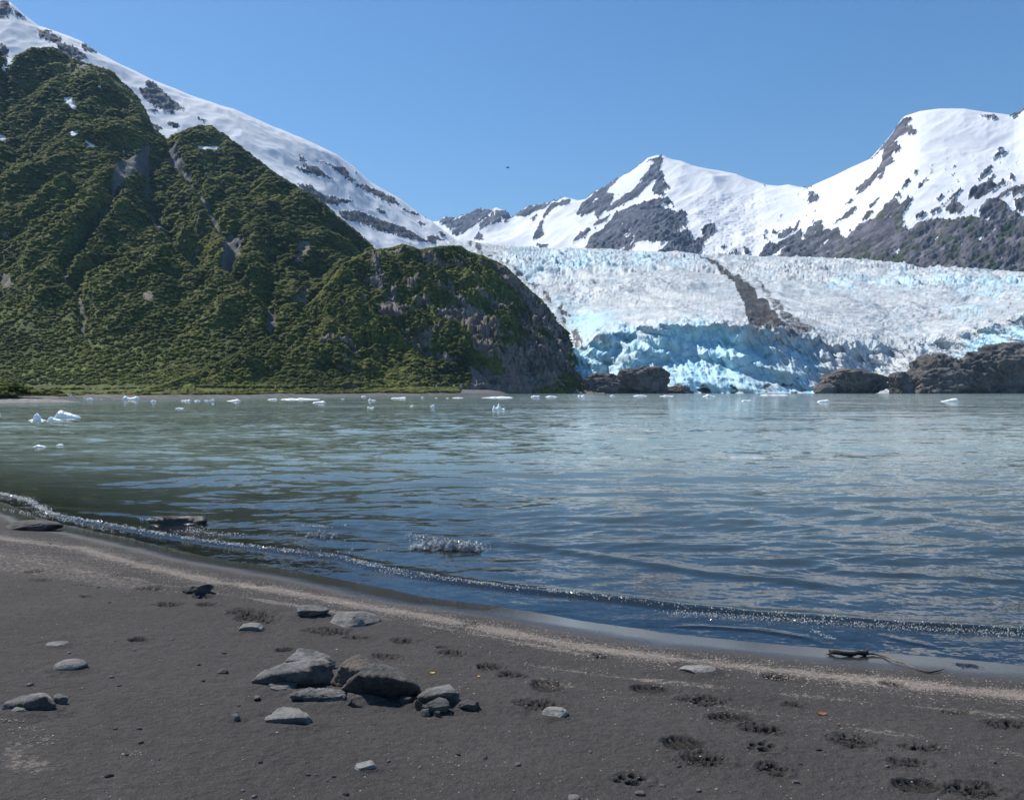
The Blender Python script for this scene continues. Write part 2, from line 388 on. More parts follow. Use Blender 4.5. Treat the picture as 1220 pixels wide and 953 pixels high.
# ---- the snowy ridge behind the green hill
def build_snowridge():
    cy = lambda x: ips([(-500,2500),(0,2600),(300,3000),(560,3900),(700,4300)], x)
    by = lambda x: ips([(-500,1750),(0,1720),(300,1700),(560,1900),(700,2200)], x)
    cz = lambda x: zy(ip(CREST_A, x), cy(x))
    xx = np.arange(-600., 800, 10.)
    bz = lambda x: zy(np.minimum(ips(CREST_B, x, 16), ips(CREST_C, np.maximum(x, 465), 16))+80, by(x))
    px, X, Y, Z, T = fan(-480, 660, 1.25, [(by, bz), (lambda x: by(x)*.55+cy(x)*.45, lambda x: ips(list(zip(xx, bz(xx)*.58+cz(xx)*.42)), x, 18)), (cy, cz), (lambda x: cy(x)+900, lambda x: cz(x)-350)], [120, 130, 14])
    tp = 1 - .75*sstep(1.5, 2, T)
    Z = Z + tp*(26*fbm(X/520, Y/520, 3, .45) + 9*fbm(X/150+4, Y/300, 3, .5, 1))
    Z += 2.0*fbm(X/45, Y/60, 3, .5)
    Z = cap(Y, Z, T, 2)
    P, Q = proj(X, Y, Z)
    rocks = [Z1((0,5),(30,12),(40,45),(25,65),(0,65)), Z1((50,40),(90,65),(60,60)), Z1((0,160),(32,180),(20,240),(0,275)), Z1((137,108),(180,125),(222,140),(215,160),(180,150),(140,130)),
        Z1((200,158),(262,170),(310,205),(320,215),(280,215),(240,205)), Z1((300,160),(350,195),(325,188),(300,178)),
        Z1((525,298),(560,303),(590,335),(625,365),(672,403),(640,400),(625,415),(560,385),(520,350),(505,325),(545,325)),
        Z1((540,398),(572,405),(560,410)), Z1((605,445),(648,455),(645,468),(618,455)), Z1((545,450),(590,470),(575,475)), Z1((720,428),(748,442),(735,445)),
        Z1((1085,563),(1112,585),(1095,592)), Z1((1100,600),(1150,610),(1200,650),(1140,630)), Z1((1155,585),(1220,608),(1190,600)), Z1((1085,670),(1130,680),(1180,715),(1220,720),(1220,740),(1160,730)),
        Z3((10,0),(100,28),(150,45),(140,40),(60,25)), Z3((150,0),(200,0),(218,38),(205,42)), Z3((235,65),(290,75),(350,105),(410,145),(380,140),(300,100)),
        Z3((20,75),(70,90),(130,125),(230,132),(160,145),(110,135),(60,105)), Z3((180,175),(250,175),(300,190),(350,210),(440,240),(525,292),(470,285),(400,262),(330,245),(280,222),(210,205),(180,190)),
        Z3((525,275),(550,265),(610,303),(560,303),(525,290)), Z3((320,160),(362,178),(345,180)), Z3((570,250),(600,268),(580,272)), Z3((430,163),(492,188),(470,185)), Z3((215,45),(245,50),(230,60)), Z3((370,110),(400,125),(395,140)), Z3((490,215),(515,222),(500,228)),
        Z1((165,112),(185,118),(170,118)), Z1((400,352),(500,365),(480,395),(430,360)), Z1((250,215),(400,262),(330,245))]
    rock = polys_mask(P, Q, rocks, .6, 3.0, .3)
    rock = np.maximum(rock, sstep(.40, .52, fbm(P/7.5, Q/3.2, 3))*.9*sstep(330, 400, P))
    Z += rock*9*fbm(X/26, Y/30, 4, .6, 1)
    dirt = sstep(.1, .6, fbm(P/30, Q/8, 3))*.10
    o = grid('snowy_ridge', X, Y, Z, M_snowridge, dict(snow=1-rock, green=rock*0, dirt=dirt))
    tag(o, 'steep snow covered ridge with dark rock bands rising behind the green hill', 'mountain ridge', 'structure')
build_snowridge()

# ---- the far peak and the large mountain on the right, joined by a snow saddle
def streak_mask(P, Q, polys, amp, seed):
    """edges broken into ribs and chutes that run up to the right"""
    al = P*.70 - Q*.71; ac = P*.71 + Q*.70
    sh = amp*fbm(ac/3.2+seed, al/15, 3, .6) + amp*.7*fbm(ac/9+seed, al/40, 2)
    wx = P + .70*sh + 1.6*fbm(P*.3, Q*.3, 3); wy = Q - .71*sh + 1.6*fbm(P*.3+50, Q*.3, 3)
    m = np.zeros(P.shape)
    for p in polys: m = np.maximum(m, 1 - sstep(-.6, .6, sdf_poly(wx, wy, p)-.5))
    return m
def build_mountains():
    sil = Z6((-400,700),(0,545),(50,558),(80,555),(100,540),(150,545),(200,525),(230,510),(290,508),(310,500),(340,512),(370,537),(385,540),(410,515),(430,500),(480,490),(530,480),(560,475),(585,460),(610,465),(640,472),(670,468),(690,455),(710,438),(730,425),(760,413),(780,400),(800,388),(820,375),(850,360),(880,335),(900,320),(920,300),(945,292),(965,287),(985,288),(1000,298),(1020,305),(1060,312),(1100,330),(1150,342),(1220,355)) + \
          Z7((60,368),(100,385),(180,410),(230,414),(270,408),(310,417),(335,420),(370,410),(450,375),(520,340),(600,305),(640,260),(690,200),(720,152),(740,132),(800,112),(880,102),(980,102),(1060,115),(1130,122),(1180,130),(1200,122),(1220,105),(1400,60),(1700,90),(2200,160))
    yt = lambda x: ips([(380,8200),(500,8000),(615,7400),(640,6800),(785,5600),(900,5300),(1000,4800),(1080,4400),(1220,4300),(1500,3900),(1700,3800)], x)
    yb = lambda x: ips([(380,3300),(600,3300),(900,3000),(1220,2350),(1700,1900)], x)
    top = lambda x: zy(ip(sil, x), yt(x)); bot = lambda x: zy(ips(GL_TOP, x)+20, yb(x)); tsm = lambda x: zy(ips(sil, x, 18), yt(x))
    fw = lambda x: ip([(900,0),(1050,1)], x)
    px, X, Y, Z, T = fan(440, 1640, 1.05, [(yb, bot), (lambda x: (yb(x)+(yt(x)-yb(x))*(.5-.2*fw(x))), lambda x: bot(x)+(tsm(x)-bot(x))*.39), (yt, tsm), (lambda x: yt(x)+1300, lambda x: tsm(x)-550)], [125, 190, 12])
    P0, _ = proj(X, Y, Z)
    Z = Z + (top(px)-tsm(px))[None, :]*np.where(T < 2, np.clip((T-1.0)/1.0, 0, 1)**2, 1)
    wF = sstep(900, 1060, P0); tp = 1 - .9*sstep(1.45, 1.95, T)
    a = X*.75 + Z*.9; b = X*-.62 + Z
    Z = Z + tp*((1-wF)*50*fbm(X/700, Y/900, 3, .5, 1) + wF*34*fbm(X/560, Y/560, 3, .45) + 6*fbm(a/300, b/95, 3, .45, 1))
    Z = cap(Y, Z, T, 2)
    P, Q = proj(X, Y, Z)
    rocksE = [Z6((80,560),(110,540),(150,545),(230,510),(292,508),(275,535),(235,560),(200,588),(145,615),(132,600),(155,575),(130,585),(112,575)),
        Z6((300,525),(345,512),(372,538),(345,560),(315,535),(325,565),(305,555)), Z6((235,605),(255,615),(258,630),(220,632)), Z6((240,575),(290,530),(310,560),(285,565),(250,590)),
        Z6((385,540),(410,515),(440,500),(530,482),(510,500),(460,515),(430,535)), Z6((530,490),(580,475),(610,470),(600,490),(540,505),(500,545),(510,520)), Z6((450,545),(478,528),(460,555)),
        Z6((495,560),(500,610),(480,628),(455,620),(475,590),(480,570)), Z6((475,650),(500,660),(520,645),(510,665),(480,668)),
        Z6((640,520),(650,495),(690,460),(730,425),(800,388),(790,400),(750,440),(780,455),(770,490),(740,520),(720,545),(700,520),(660,530)),
        Z6((760,500),(800,470),(850,440),(880,410),(910,370),(930,345),(950,315),(985,300),(970,345),(985,400),(1005,430),(975,430),(985,455),(940,430),(960,380),(930,400),(880,455),(830,480),(800,500),(760,515)),
        Z6((920,315),(975,292),(985,300),(965,335),(940,310)),
        Z6((665,680),(680,650),(690,620),(730,600),(770,560),(790,530),(850,500),(920,485),(975,460),(1020,480),(1030,510),(1075,525),(1075,580),(1105,620),(1090,660),(1085,705),(960,695),(1000,645),(940,635),(880,640),(830,690),(800,690),(850,655),(760,690)),
        Z6((620,640),(650,605),(690,590),(660,625),(630,640)), Z6((700,575),(760,540),(740,565)), Z6((1095,650),(1150,610),(1140,585),(1190,570),(1195,600),(1150,640),(1120,700),(1090,700)),
        Z6((1010,600),(1030,575),(1020,620)),
        Z7((325,415),(345,410),(365,412),(350,418))]
    innerE = [Z6((815,635),(850,605),(860,610),(830,630)), Z6((978,490),(1010,488),(1025,505),(990,510)), Z6((1040,600),(1065,575),(1075,590),(1050,610)), Z6((870,650),(1000,640),(960,690),(850,688))]
    rocksF = [Z7((145,715),(165,680),(190,650),(230,655),(300,610),(320,600),(328,650),(345,605),(380,560),(400,555),(400,585),(450,590),(480,600),(490,640),(530,600),(570,570),(620,545),(660,500),(685,470),(700,490),(720,495),(750,470),(765,470),(745,510),(725,540),(735,560),(722,580),(760,590),(790,570),(850,552),(895,535),(960,545),(1040,545),(1050,500),(1080,480),(1110,460),(1150,430),(1220,415),(1500,400),(1500,800),(880,800),(560,715)),
        Z7((740,135),(760,150),(738,172),(785,190),(785,205),(725,205),(690,240),(722,270),(690,275),(692,318),(650,345),(662,372),(625,378),(600,410),(545,452),(540,430),(600,380),(640,335),(648,300),(655,275),(645,265),(600,312),(650,250),(690,210),(705,175)),
        Z7((350,445),(368,440),(365,460),(390,458),(385,475),(352,488)), Z7((455,570),(480,545),(540,503),(538,515),(480,560)), Z7((560,560),(600,520),(610,525),(585,550)),
        Z7((690,470),(720,440),(712,470)), Z7((770,375),(785,350),(780,372)), Z7((790,415),(820,395),(812,410)), Z7((865,475),(890,455),(880,472)), Z7((880,500),(930,460),(970,422),(960,440),(900,495)), Z7((910,510),(930,470),(960,490),(975,520),(930,528)),
        Z7((1000,460),(1010,430),(1080,405),(1155,400),(1110,425),(1040,460)), Z7((1030,395),(1070,350),(1085,340),(1075,365)), Z7((1060,410),(1095,375),(1085,400)), Z7((1100,300),(1155,275),(1130,295)), Z7((1165,370),(1180,395),(1162,390)), Z7((1120,265),(1140,255),(1130,268)),
        Z7((595,500),(630,470),(615,495)), Z7((500,490),(530,472),(520,485)), Z7((200,600),(230,595),(220,612)), Z7((225,625),(280,580),(285,600),(250,628)), Z7((165,620),(185,625),(175,640)), Z7((85,660),(110,670),(105,695),(95,680)), Z7((10,690),(60,685),(50,695)), Z7((0,660),(20,655),(5,672)), Z7((290,590),(310,560),(305,590)), Z7((780,540),(825,525),(800,550)), Z7((840,530),(880,505),(870,525)), Z7((740,400),(760,398),(735,420)), Z7((1050,130),(1110,140),(1090,145)), Z7((1165,130),(1210,105),(1220,112),(1190,133))]
    innerF = [Z7((1120,470),(1170,440),(1190,520),(1220,520),(1220,535),(1150,510),(1150,490)), Z7((180,715),(240,670),(265,650),(235,690),(200,715)), Z7((1060,555),(1090,535),(1075,555)), Z7((695,680),(718,665),(710,685)), Z7((1085,605),(1105,595),(1095,608)), Z7((870,760),(895,742),(885,765)), Z7((1030,630),(1050,622),(1040,635)),
        Z7((890,490),(930,470),(910,500)), Z7((840,545),(900,530),(1030,538),(930,548)), Z7((400,660),(430,630),(420,655)), Z7((1180,460),(1230,440),(1230,455),(1190,470))]
    rock = np.maximum(streak_mask(P, Q, rocksE, 5., 0), streak_mask(P, Q, rocksF, 7., 9))
    rock = np.minimum(rock, 1-np.maximum(streak_mask(P, Q, innerE, 3, 2), streak_mask(P, Q, innerF, 3, 5)))
    al = P*.70 - Q*.71; ac = P*.71 + Q*.70
    sp = sstep(.36, .47, fbm(ac/3.0, al/11, 4, .55))*(P > 640)*sstep(-.05, .3, fbm(P/50+7, Q/34, 2)+.14*sstep(190, 300, Q)+.14*sstep(1080,1200,P)+.12*(P<760))*sstep(165, 215, Q)*(1-.9*((P > 800)*(P < 900)))
    rock = np.maximum(rock, sp)
    for a_, b_ in [(640,668),(700,745),(752,762),(524,592),(627,640)]: rock = np.maximum(rock, (T > 1.93)*(P > a_)*(P < b_)*sstep(-.25, .05, fbm(P/6, Q/9, 3)))
    # thin snow chutes left in the cliffs
    ch = sstep(.40, .5, fbm(ac/2.6+30, al/26, 3, .5)+.12*(fbm(P/30, Q/30, 2)))*(T > .15)
    rock = rock*(1-ch*.9)
    hi = fbm(a/150, b/34, 5, .6, 1)
    Z += rock*((22-6*wF)*hi + 9*fbm(a/50, b/15, 4, .62, 1) + 5*fbm(X/24, Z/40, 4, .6))
    cre = sstep(.1, .5, fbm(P/5, Q/2.2, 3))*sstep(800, 850, P)*(1-sstep(900, 935, P))*sstep(225, 240, Q)*(1-sstep(300, 315, Q))
    Z -= cre*8
    Z = cap(Y, Z, T, 2)
    green = rock*sstep(.0, .3, fbm(P/26, Q/30, 3)+.08)*sstep(930, 1040, P)*sstep(235, 262, Q)
    dirt = cre*.15 + sstep(.1, .6, fbm(ac/4, al/60, 3))*.35*(rock < .3)*sstep(200, 270, Q)
    k = int(np.searchsorted(px, 962))
    for nm, sl, lab in (('far_peak', slice(0, k+1), 'pointed snowy peak with blue grey cliffs and low side peaks behind the glacier'), ('snowy_mountain', slice(k, None), 'broad domed snow mountain on the right with a bare grey rock foot')):
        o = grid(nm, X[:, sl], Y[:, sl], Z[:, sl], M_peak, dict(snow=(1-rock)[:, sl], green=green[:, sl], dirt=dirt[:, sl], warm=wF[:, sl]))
        tag(o, lab, 'mountain', 'structure')
build_mountains()

# ---- glacier
def build_glacier():
    y0 = lambda x: ip([(500,1060),(660,1000),(690,985),(760,960),(940,950),(1000,965),(1080,1000),(1220,1080),(1600,1150)], x)
    # foot of the ice in photo rows (it ends on bare rock at both sides)
    foot = lambda x: ip([(500,440),(640,458),(668,457),(690,462),(740,472),(1060,472),(1090,455),(1120,440),(1160,428),(1220,412),(1500,380)], x)
    lip = lambda x: ip([(500,400),(640,425),(690,415),(720,404),(760,396),(800,391),(880,391),(930,396),(960,405),(1000,412),(1060,415),(1100,412),(1150,400),(1220,382),(1500,350)], x)
    ylip = lambda x: y0(x)+ips([(500,100),(700,110),(760,95),(900,85),(960,110),(1060,170),(1220,150)], x)
    yt = lambda x: ip([(500,2600),(700,2950),(900,3000),(1000,2700),(1100,2400),(1220,2300),(1600,1900)], x)
    ym = lambda x: ylip(x)*.66 + yt(x)*.34
    mid = lambda x: ip([(500,345),(640,352),(760,350),(900,352),(1060,352),(1220,345),(1500,345)], x)*.0 + lip(x)*.42 + ip(GL_TOP, x)*.58
    zf = lambda x: np.maximum(zy(foot(x), y0(x)), -6)
    px, X, Y, Z, T = fan(520, 1640, .9, [(y0, zf), (ylip, lambda x: zy(lip(x), ylip(x))), (ym, lambda x: zy(mid(x), ym(x))), (yt, lambda x: zy(ip(GL_TOP, x), yt(x))), (lambda x: yt(x)+500, lambda x: zy(ip(GL_TOP, x), yt(x))-40)], [110, 110, 130, 12])
    P, Q = proj(X, Y, Z)
    # flow-warped crevasse and serac relief
    wx = X + 95*fbm(X/330, Y/300, 3); wy = Y + 95*fbm(X/330+9, Y/300, 3)
    rot = .55; a = wx*math.cos(rot)+wy*math.sin(rot); b = -wx*math.sin(rot)+wy*math.cos(rot)
    se = fbm(a/26, b/62, 4, .55, 1)                     # sharp crests
    cr = fbm(wx/70, wy/34, 4, .6, 1)
    fi = fbm(X/9, Y/18, 3, .6)
    body = sstep(0.9, 1.25, T); topt = 1-.55*sstep(2.6, 3, T)
    rough = .55 + .6*sstep(-.2, .4, fbm(X/260+5, Y/300, 2))
    bandz = polys_mask(P, Q, [Z5((330,215),(500,190),(700,180),(900,185),(1220,205),(1400,230),(1400,330),(1220,300),(900,280),(700,250),(500,265),(400,270)), Z4((0,70),(400,80),(900,110),(800,150),(400,170),(300,240),(60,200))], 9, 8, .05)
    bigr = fbm(a/95, b/210, 3, .5, 1)
    flow = fbm(wx/40+bigr*.5, wy/22+wx/190, 4, .55, 1)
    dz = body*topt*(rough*(3.6*se + 3.6*cr + 3.4*flow + 1.0*fi)*(.55+1.0*sstep(1000, 2400, Y))*(1+.45*bandz) + 10*bigr*(.6+.8*sstep(1000, 2200, Y)))
    Z2 = Z + dz
    # the cliff: blocks, buttresses and undercut scoops pushed in and out along Y
    cl = 1-body
    dy = 24*fbm(X/75+3, Z/110, 3, .5, 1) + 9*fbm(X/20+Z/60, Z/48, 4, .6, 1) + 18*fbm(X/120+Z/90, Z/34+X/200, 2, .5, 1)
    Y2 = Y + cl*dy*sstep(-8, 12, Z+8)*.9
    Z2 += cl*(4*fbm(X/20, Y/12, 3, .55, 1))*sstep(.15, .6, T) + 9*fbm(X/34, Y/60, 4, .55, 1)*sstep(.6, 1.0, T)*(1-sstep(1.0, 1.4, T))
    X2 = X*(Y2/Y)
    # dirt: medial moraine and dirty streaks
    mor = [[(828,308),(850,320),(869,334),(882,352),(888,372),(892,391),(905,393),(938,396),(926,379),(911,361),(890,343),(868,328),(845,313)]]
    dirt = polys_mask(P, Q, mor, 2.5, 4, .13)*1.0
    dirt = np.maximum(dirt, .62*polys_mask(P, Q, [[(895,335),(905,340),(935,372),(960,392),(975,400),(940,402),(920,365)]], 3, 5, .12))
    dirt = np.maximum(dirt, .42*polys_mask(P, Q, [Z5((0,420),(200,420),(300,470),(260,600),(100,560),(60,640),(0,640))], 9, 12, .1)*sstep(-.1, .3, fbm(P/14, Q/6, 3)))
    st = P*.55 + Q*.83
    dirt = np.maximum(dirt, (.5*sstep(.05, .55, fbm(P/26+2, st/3.0, 3, .55))*sstep(.8, 1.2, T)))
    dirt = np.maximum(dirt, .8*(1-sstep(2, 14, np.abs(P-ip([(295,565),(322,608),(338,626),(356,652),(374,671),(395,681),(415,689),(443,671),(457,664)], Q))))*sstep(0, .3, fbm(P/9, Q/9, 3)+.1))
    dirt = np.maximum(dirt, .75*sstep(.1, .4, fbm(P/18, Q/7, 3)+.25*sstep(455, 468, Q)-.1)*(Q > 440)*(Q < 475)*(P > 800)*(P < 990))
    # blue: clean dense ice in crevasse walls, cliff and the icefall bands
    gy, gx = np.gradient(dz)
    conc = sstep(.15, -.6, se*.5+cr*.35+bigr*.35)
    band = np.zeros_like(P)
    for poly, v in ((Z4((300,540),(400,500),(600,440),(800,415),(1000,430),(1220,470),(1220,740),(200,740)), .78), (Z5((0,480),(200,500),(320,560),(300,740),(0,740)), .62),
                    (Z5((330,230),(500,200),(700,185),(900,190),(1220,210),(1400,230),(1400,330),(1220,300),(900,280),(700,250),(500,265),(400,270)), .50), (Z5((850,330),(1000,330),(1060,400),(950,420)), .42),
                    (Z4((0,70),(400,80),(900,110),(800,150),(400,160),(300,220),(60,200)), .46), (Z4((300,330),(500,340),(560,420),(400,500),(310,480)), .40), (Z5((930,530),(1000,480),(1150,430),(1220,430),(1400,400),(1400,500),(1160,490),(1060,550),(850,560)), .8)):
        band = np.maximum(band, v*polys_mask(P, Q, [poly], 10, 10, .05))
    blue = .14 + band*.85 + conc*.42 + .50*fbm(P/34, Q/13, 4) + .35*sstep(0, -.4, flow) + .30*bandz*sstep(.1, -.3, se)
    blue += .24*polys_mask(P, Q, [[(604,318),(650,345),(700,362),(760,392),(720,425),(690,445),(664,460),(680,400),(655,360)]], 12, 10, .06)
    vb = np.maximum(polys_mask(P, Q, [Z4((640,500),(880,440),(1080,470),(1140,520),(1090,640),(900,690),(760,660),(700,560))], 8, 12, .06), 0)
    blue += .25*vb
    keep = ~((T[:, :] < .02) & (P < 600))
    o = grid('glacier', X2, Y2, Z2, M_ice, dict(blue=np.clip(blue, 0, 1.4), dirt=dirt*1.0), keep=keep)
    tag(o, 'wide crevassed glacier with a blue ice front and a dark moraine streak', 'glacier', 'structure')
build_glacier()

# ================================================================== GREEN HILLS
shrub_pts = []      # (x, y, z, size, tone)
def shore_y(x): return ip(SHORE, x)
def collect(X, Y, Z, P, Q, veg, dens, smin, smax, seed):
    r = np.random.default_rng(seed)
    m = (r.random(X.shape) < dens) & (veg > .5) & (P > -160) & (P < 780)
    s = smin + (smax-smin)*r.random(m.sum())**1.8
    s = s*np.clip(Y[m]/1000, .30, 1.5)
    tone = np.clip(.42 + 1.1*fbm(X[m]/60, Y[m]/60, 4) + .50*(r.random(m.sum())-.5), 0, 1)
    shrub_pts.append(np.stack([X[m], Y[m], Z[m], s, tone], 1))

GULLIES = [[(203,165),(212,190),(235,215),(248,235),(262,262),(285,285),(276,300),(270,312)], [(283,320),(300,335),(320,350),(326,372),(322,385)],
           [(135,228),(130,232),(105,270),(80,300),(78,315),(95,340),(100,365),(98,390)], [(175,195),(176,240),(195,262),(215,285),(236,308)], [(225,250),(240,276)], [(322,385),(340,415),(352,440)]]
SCREE = [Z1((405,690),(420,600),(500,560),(540,520),(545,590),(470,640),(430,665)), Z1((600,510),(640,495),(660,560),(700,620),(680,610),(620,570)), [(266,270),(275,268),(290,278),(286,290),(276,300),(270,312),(263,312),(268,290)], [(318,350),(326,352),(328,375),(322,384),(318,370)]]
def build_hill():
    y1 = lambda x: shore_y(x)+ip([(-400,12),(100,14),(300,14),(500,25),(700,30)], x)
    y2 = lambda x: np.maximum(ips([(-400,560),(0,600),(300,620),(500,700),(700,830)], x), shore_y(x)+60)
    y4 = lambda x: np.maximum(ips([(-500,1650),(0,1600),(200,1500),(400,1300),(560,1150),(700,1000)], x), y2(x)+80)
    cz = lambda x: zy(ip(CREST_B, x), y4(x))
    z2 = lambda x: np.minimum(ip([(-500,7),(700,7)], x), cz(x)*.5+2)
    y3 = lambda x: y2(x)*.5+y4(x)*.5
    z3 = lambda x: z2(x) + (zy(ips(CREST_B, x, 18), y4(x))-z2(x))*.46
    px, X, Y, Z, T = fan(-460, 720, 1.1, [(lambda x: shore_y(x)-8, lambda x: x*0-1.0), (y1, lambda x: x*0+.9), (y2, z2), (y3, z3), (y4, cz), (lambda x: y4(x)+260, lambda x: cz(x)-60)], [14, 40, 170, 190, 14])
    up = sstep(2.0, 2.5, T); tp = 1-.8*sstep(3.5, 4, T)
    Z = Z + up*tp*(26*fbm(X/260, Y/380, 3, .5, 1)+24*fbm((X+Y*.30)/120, (Y-X*.2)/520, 3, .5, 1)+15*fbm((X-Y*.45)/75, (Y+X)/420, 3, .5, 1) + 6*fbm(X/42, Y/52, 4, .55)) + .5*fbm(X/25, Y/25, 3)*(T > 1)
    Z = cap(Y, Z, T, 4)
    P, Q = proj(X, Y, Z)
    gd = np.full(P.shape, 99.); wP = P+3*fbm(P/14, Q/14, 3); wQ = Q
    for k, g in enumerate(GULLIES): gd = np.minimum(gd, dist_line(wP, wQ, g)*(1.0 if k != 4 else 1.5))
    gm = (1-sstep(1.8, 4.6, gd))
    Z = Z - 16*(1-sstep(1, 15, gd))*up
    scree = np.maximum(gm*(.55+.5*fbm(P/20, Q/20, 2)), .95*polys_mask(P, Q, SCREE, 1.5, 4, .15))
    rockp = [Z1((0,165),(30,180),(20,240),(0,250)), [(165,70),(180,75),(175,82)]]
    rn = fbm(X/48, Y/60, 4, .6)
    rock = sstep(.44, .54, rn + .10*sstep(3.4, 4, T))*sstep(2.15, 2.35, T)*(1-sstep(425, 440, Q))
    rock = np.maximum(rock, polys_mask(P, Q, [conv(0,240,3.05,[(0,265),(40,270),(50,310),(10,310)]), conv(0,240,3.05,[(1080,150),(1140,140),(1110,190),(1075,225)]), conv(0,240,3.05,[(520,335),(555,335),(560,360),(535,360)]), conv(0,240,3.05,[(1060,350),(1140,300),(1090,365)])], 1, 3, .2))
    snowp = [Z1((232,358),(262,355),(282,380),(272,398),(245,385)), Z1((255,480),(282,478),(278,490),(258,492)), Z1((310,512),(345,530),(335,538),(315,530)), Z1((0,490),(22,500),(20,515),(0,512)), Z1((132,250),(148,252),(145,263)), Z1((355,312),(366,312),(362,322)), Z1((445,548),(462,550),(455,562)), Z1((720,533),(800,535),(795,545),(735,545)), Z1((430,395),(460,398),(450,404)), Z1((0,170),(12,172),(70,175),(66,205),(40,220),(10,280),(0,290)) if False else Z1((30,190),(70,190),(40,225),(18,262),(8,250))]
    snow = polys_mask(P, Q, snowp, .9, 1.2, .3)
    flat = np.maximum(1-sstep(1.0, 1.12, T), (P > 530)*(T < 2.05))
    veg = (scree < .32) & (rock < .5) & (snow < .4) & (T > 1.06)
    Z = np.minimum(Z, zy(ip(CREST_B, P)+3-1.5*fbm(P/9, P*0, 3), Y)*(T > 2) + 1e4*(T <= 2))
    o = grid('hill', X, Y, Z, M_hill, dict(rock=rock, scree=np.maximum(scree, flat), snow=snow))
    tag(o, 'tall green hillside cut by grey gullies on the left', 'hill', 'structure')
    top = sstep(3.3, 3.9, T)*sstep(-.1, .25, fbm(X/90, Y/90, 3)+.1)
    grassy = (top > .5)
    collect(X, Y, Z, P, Q, veg & ~grassy & (T > 1.9), .34, 1.0, 4.0, 1)
    collect(X, Y, Z, P, Q, veg & grassy, .10, .9, 2.4, 2)
    collect(X, Y, Z, P, Q, (T > 1.06) & (T < 1.95) & (P < 545), .75, 2.4, 5.5, 3)
build_hill()

def build_spur():
    yb = lambda x: np.maximum(shore_y(x)+25, ips([(100,560),(400,640),(560,700),(640,790),(700,880),(760,930)], x))
    yc = lambda x: yb(x)+ips([(150,40),(330,180),(465,330),(560,350),(620,300),(680,200),(740,60)], x)
    cz = lambda x: zy(ip(CREST_C, x), yc(x))
    zb = lambda x: x*0-3.0
    px, X, Y, Z, T = fan(150, 735, .85, [(lambda x: yb(x)-30, zb), (yb, lambda x: np.minimum(cz(x)*.3, 5)), (lambda x: yb(x)*.5+yc(x)*.5, lambda x: zy(ips(CREST_C, x, 16), yc(x))*.60), (yc, cz), (lambda x: yc(x)+170, lambda x: cz(x)*.55)], [16, 130, 120, 30])
    up = sstep(1.0, 1.3, T); tp = 1-.75*sstep(2.5, 3, T)
    rt = ip([(330,.05),(430,.25),(520,.55),(600,.9),(660,1.2)], (CX+X/Y*F))
    n1 = fbm(X/70, Y/85, 4, .5, 1); n2 = fbm(X/26+Z/60, Y/34, 4, .6, 1)
    Z = Z + up*tp*(15*n1 + 9*n2*(.6+rt) + 5*fbm(X/12, Y/14, 3, .6)*(.4+rt))
    Z = cap(Y, Z, T, 3)
    P, Q = proj(X, Y, Z)
    lowr = sstep(400, 470, Q)*.10
    rn = fbm(X/34, Y/30+Z/40, 4, .6) + .20*(rt-.62) + lowr
    rn = rn + .17*fbm(X/9, Z/6+Y/30, 3, .6)
    rock = sstep(.17, .25, rn)
    rp = [Z3((330,540),(380,530),(440,540),(440,580),(345,580)), Z3((370,570),(375,480),(400,450),(400,540)), Z3((300,330),(340,340),(360,470),(330,480),(310,430)), Z3((560,570),(600,540),(700,545),(800,600),(820,660),(700,650),(680,610),(600,600)), Z3((470,510),(540,495),(540,540),(480,540)),
          Z3((830,700),(980,670),(1090,700),(1040,840),(900,890),(820,870),(830,780)), Z3((170,830),(250,810),(290,850),(190,870)), Z3((820,380),(900,450),(1040,600),(1090,700),(1050,690),(960,600),(870,480),(780,370)), Z3((450,660),(540,640),(540,700),(470,690)), Z3((500,850),(640,820),(800,840),(900,890),(500,888)), Z3((560,730),(640,740),(620,790)), Z3((700,640),(800,700),(780,740),(700,700)), Z3((160,720),(185,718),(175,745))]
    rock = np.maximum(rock, polys_mask(P, Q, rp, 2, 6, .12)*sstep(-.42, -.30, fbm(X/12+4, Z/7, 4, .6)))
    Z = Z - sstep(2.6, 3, T)*2.5
    dark = polys_mask(P, Q, [Z3((230,690),(280,650),(340,650),(340,680),(290,700))], 1.5, 3, .15)
    Z -= dark*12
    for h_, k_ in ((11., .55), (5., .45)):
        qq = Z/h_ + .9*fbm(X/45+h_, Y/45, 3); fr_ = qq-np.floor(qq)
        Z = Z + h_*(sstep(.5, 1, fr_)-fr_)*k_*rock*up*tp
    ro = fbm(X/22, Z/13+Y/60, 5, .62, 1)
    Z += rock*4*fbm(X/11, Z/7+Y/40, 4, .6, 1)*tp
    Y = Y - (rock*.9+.1)*up*tp*5*ro; X = (P-CX)/F*Y
    P, Q = proj(X, Y, Z)
    Z = np.minimum(Z, zy(ip(CREST_C, P)+3.5-1.5*fbm(P/9, P*0, 3), Y))
    rock = rock*sstep(290, 350, P)
    o = grid('rocky_spur', X, Y, Z, M_hill, dict(rock=rock, scree=rock*0, snow=rock*0))
    tag(o, 'rounded green spur with bare rock on its right end beside the glacier', 'hill', 'structure')
    lo = sstep(.05, .2, rn)
    veg = (rock < .5) & (T > 1.0) & (T < 3.2)
    right = sstep(.35, 1.0, rt) > .5
    collect(X, Y, Z, P, Q, veg & ~right, .24, .9, 3.0, 4)
    collect(X, Y, Z, P, Q, veg & right, .16, .8, 2.3, 5)
    collect(X, Y, Z, P, Q, (T > 1.0) & (T < 1.25) & (P < 560), .30, 2.0, 4.0, 6)
build_spur()

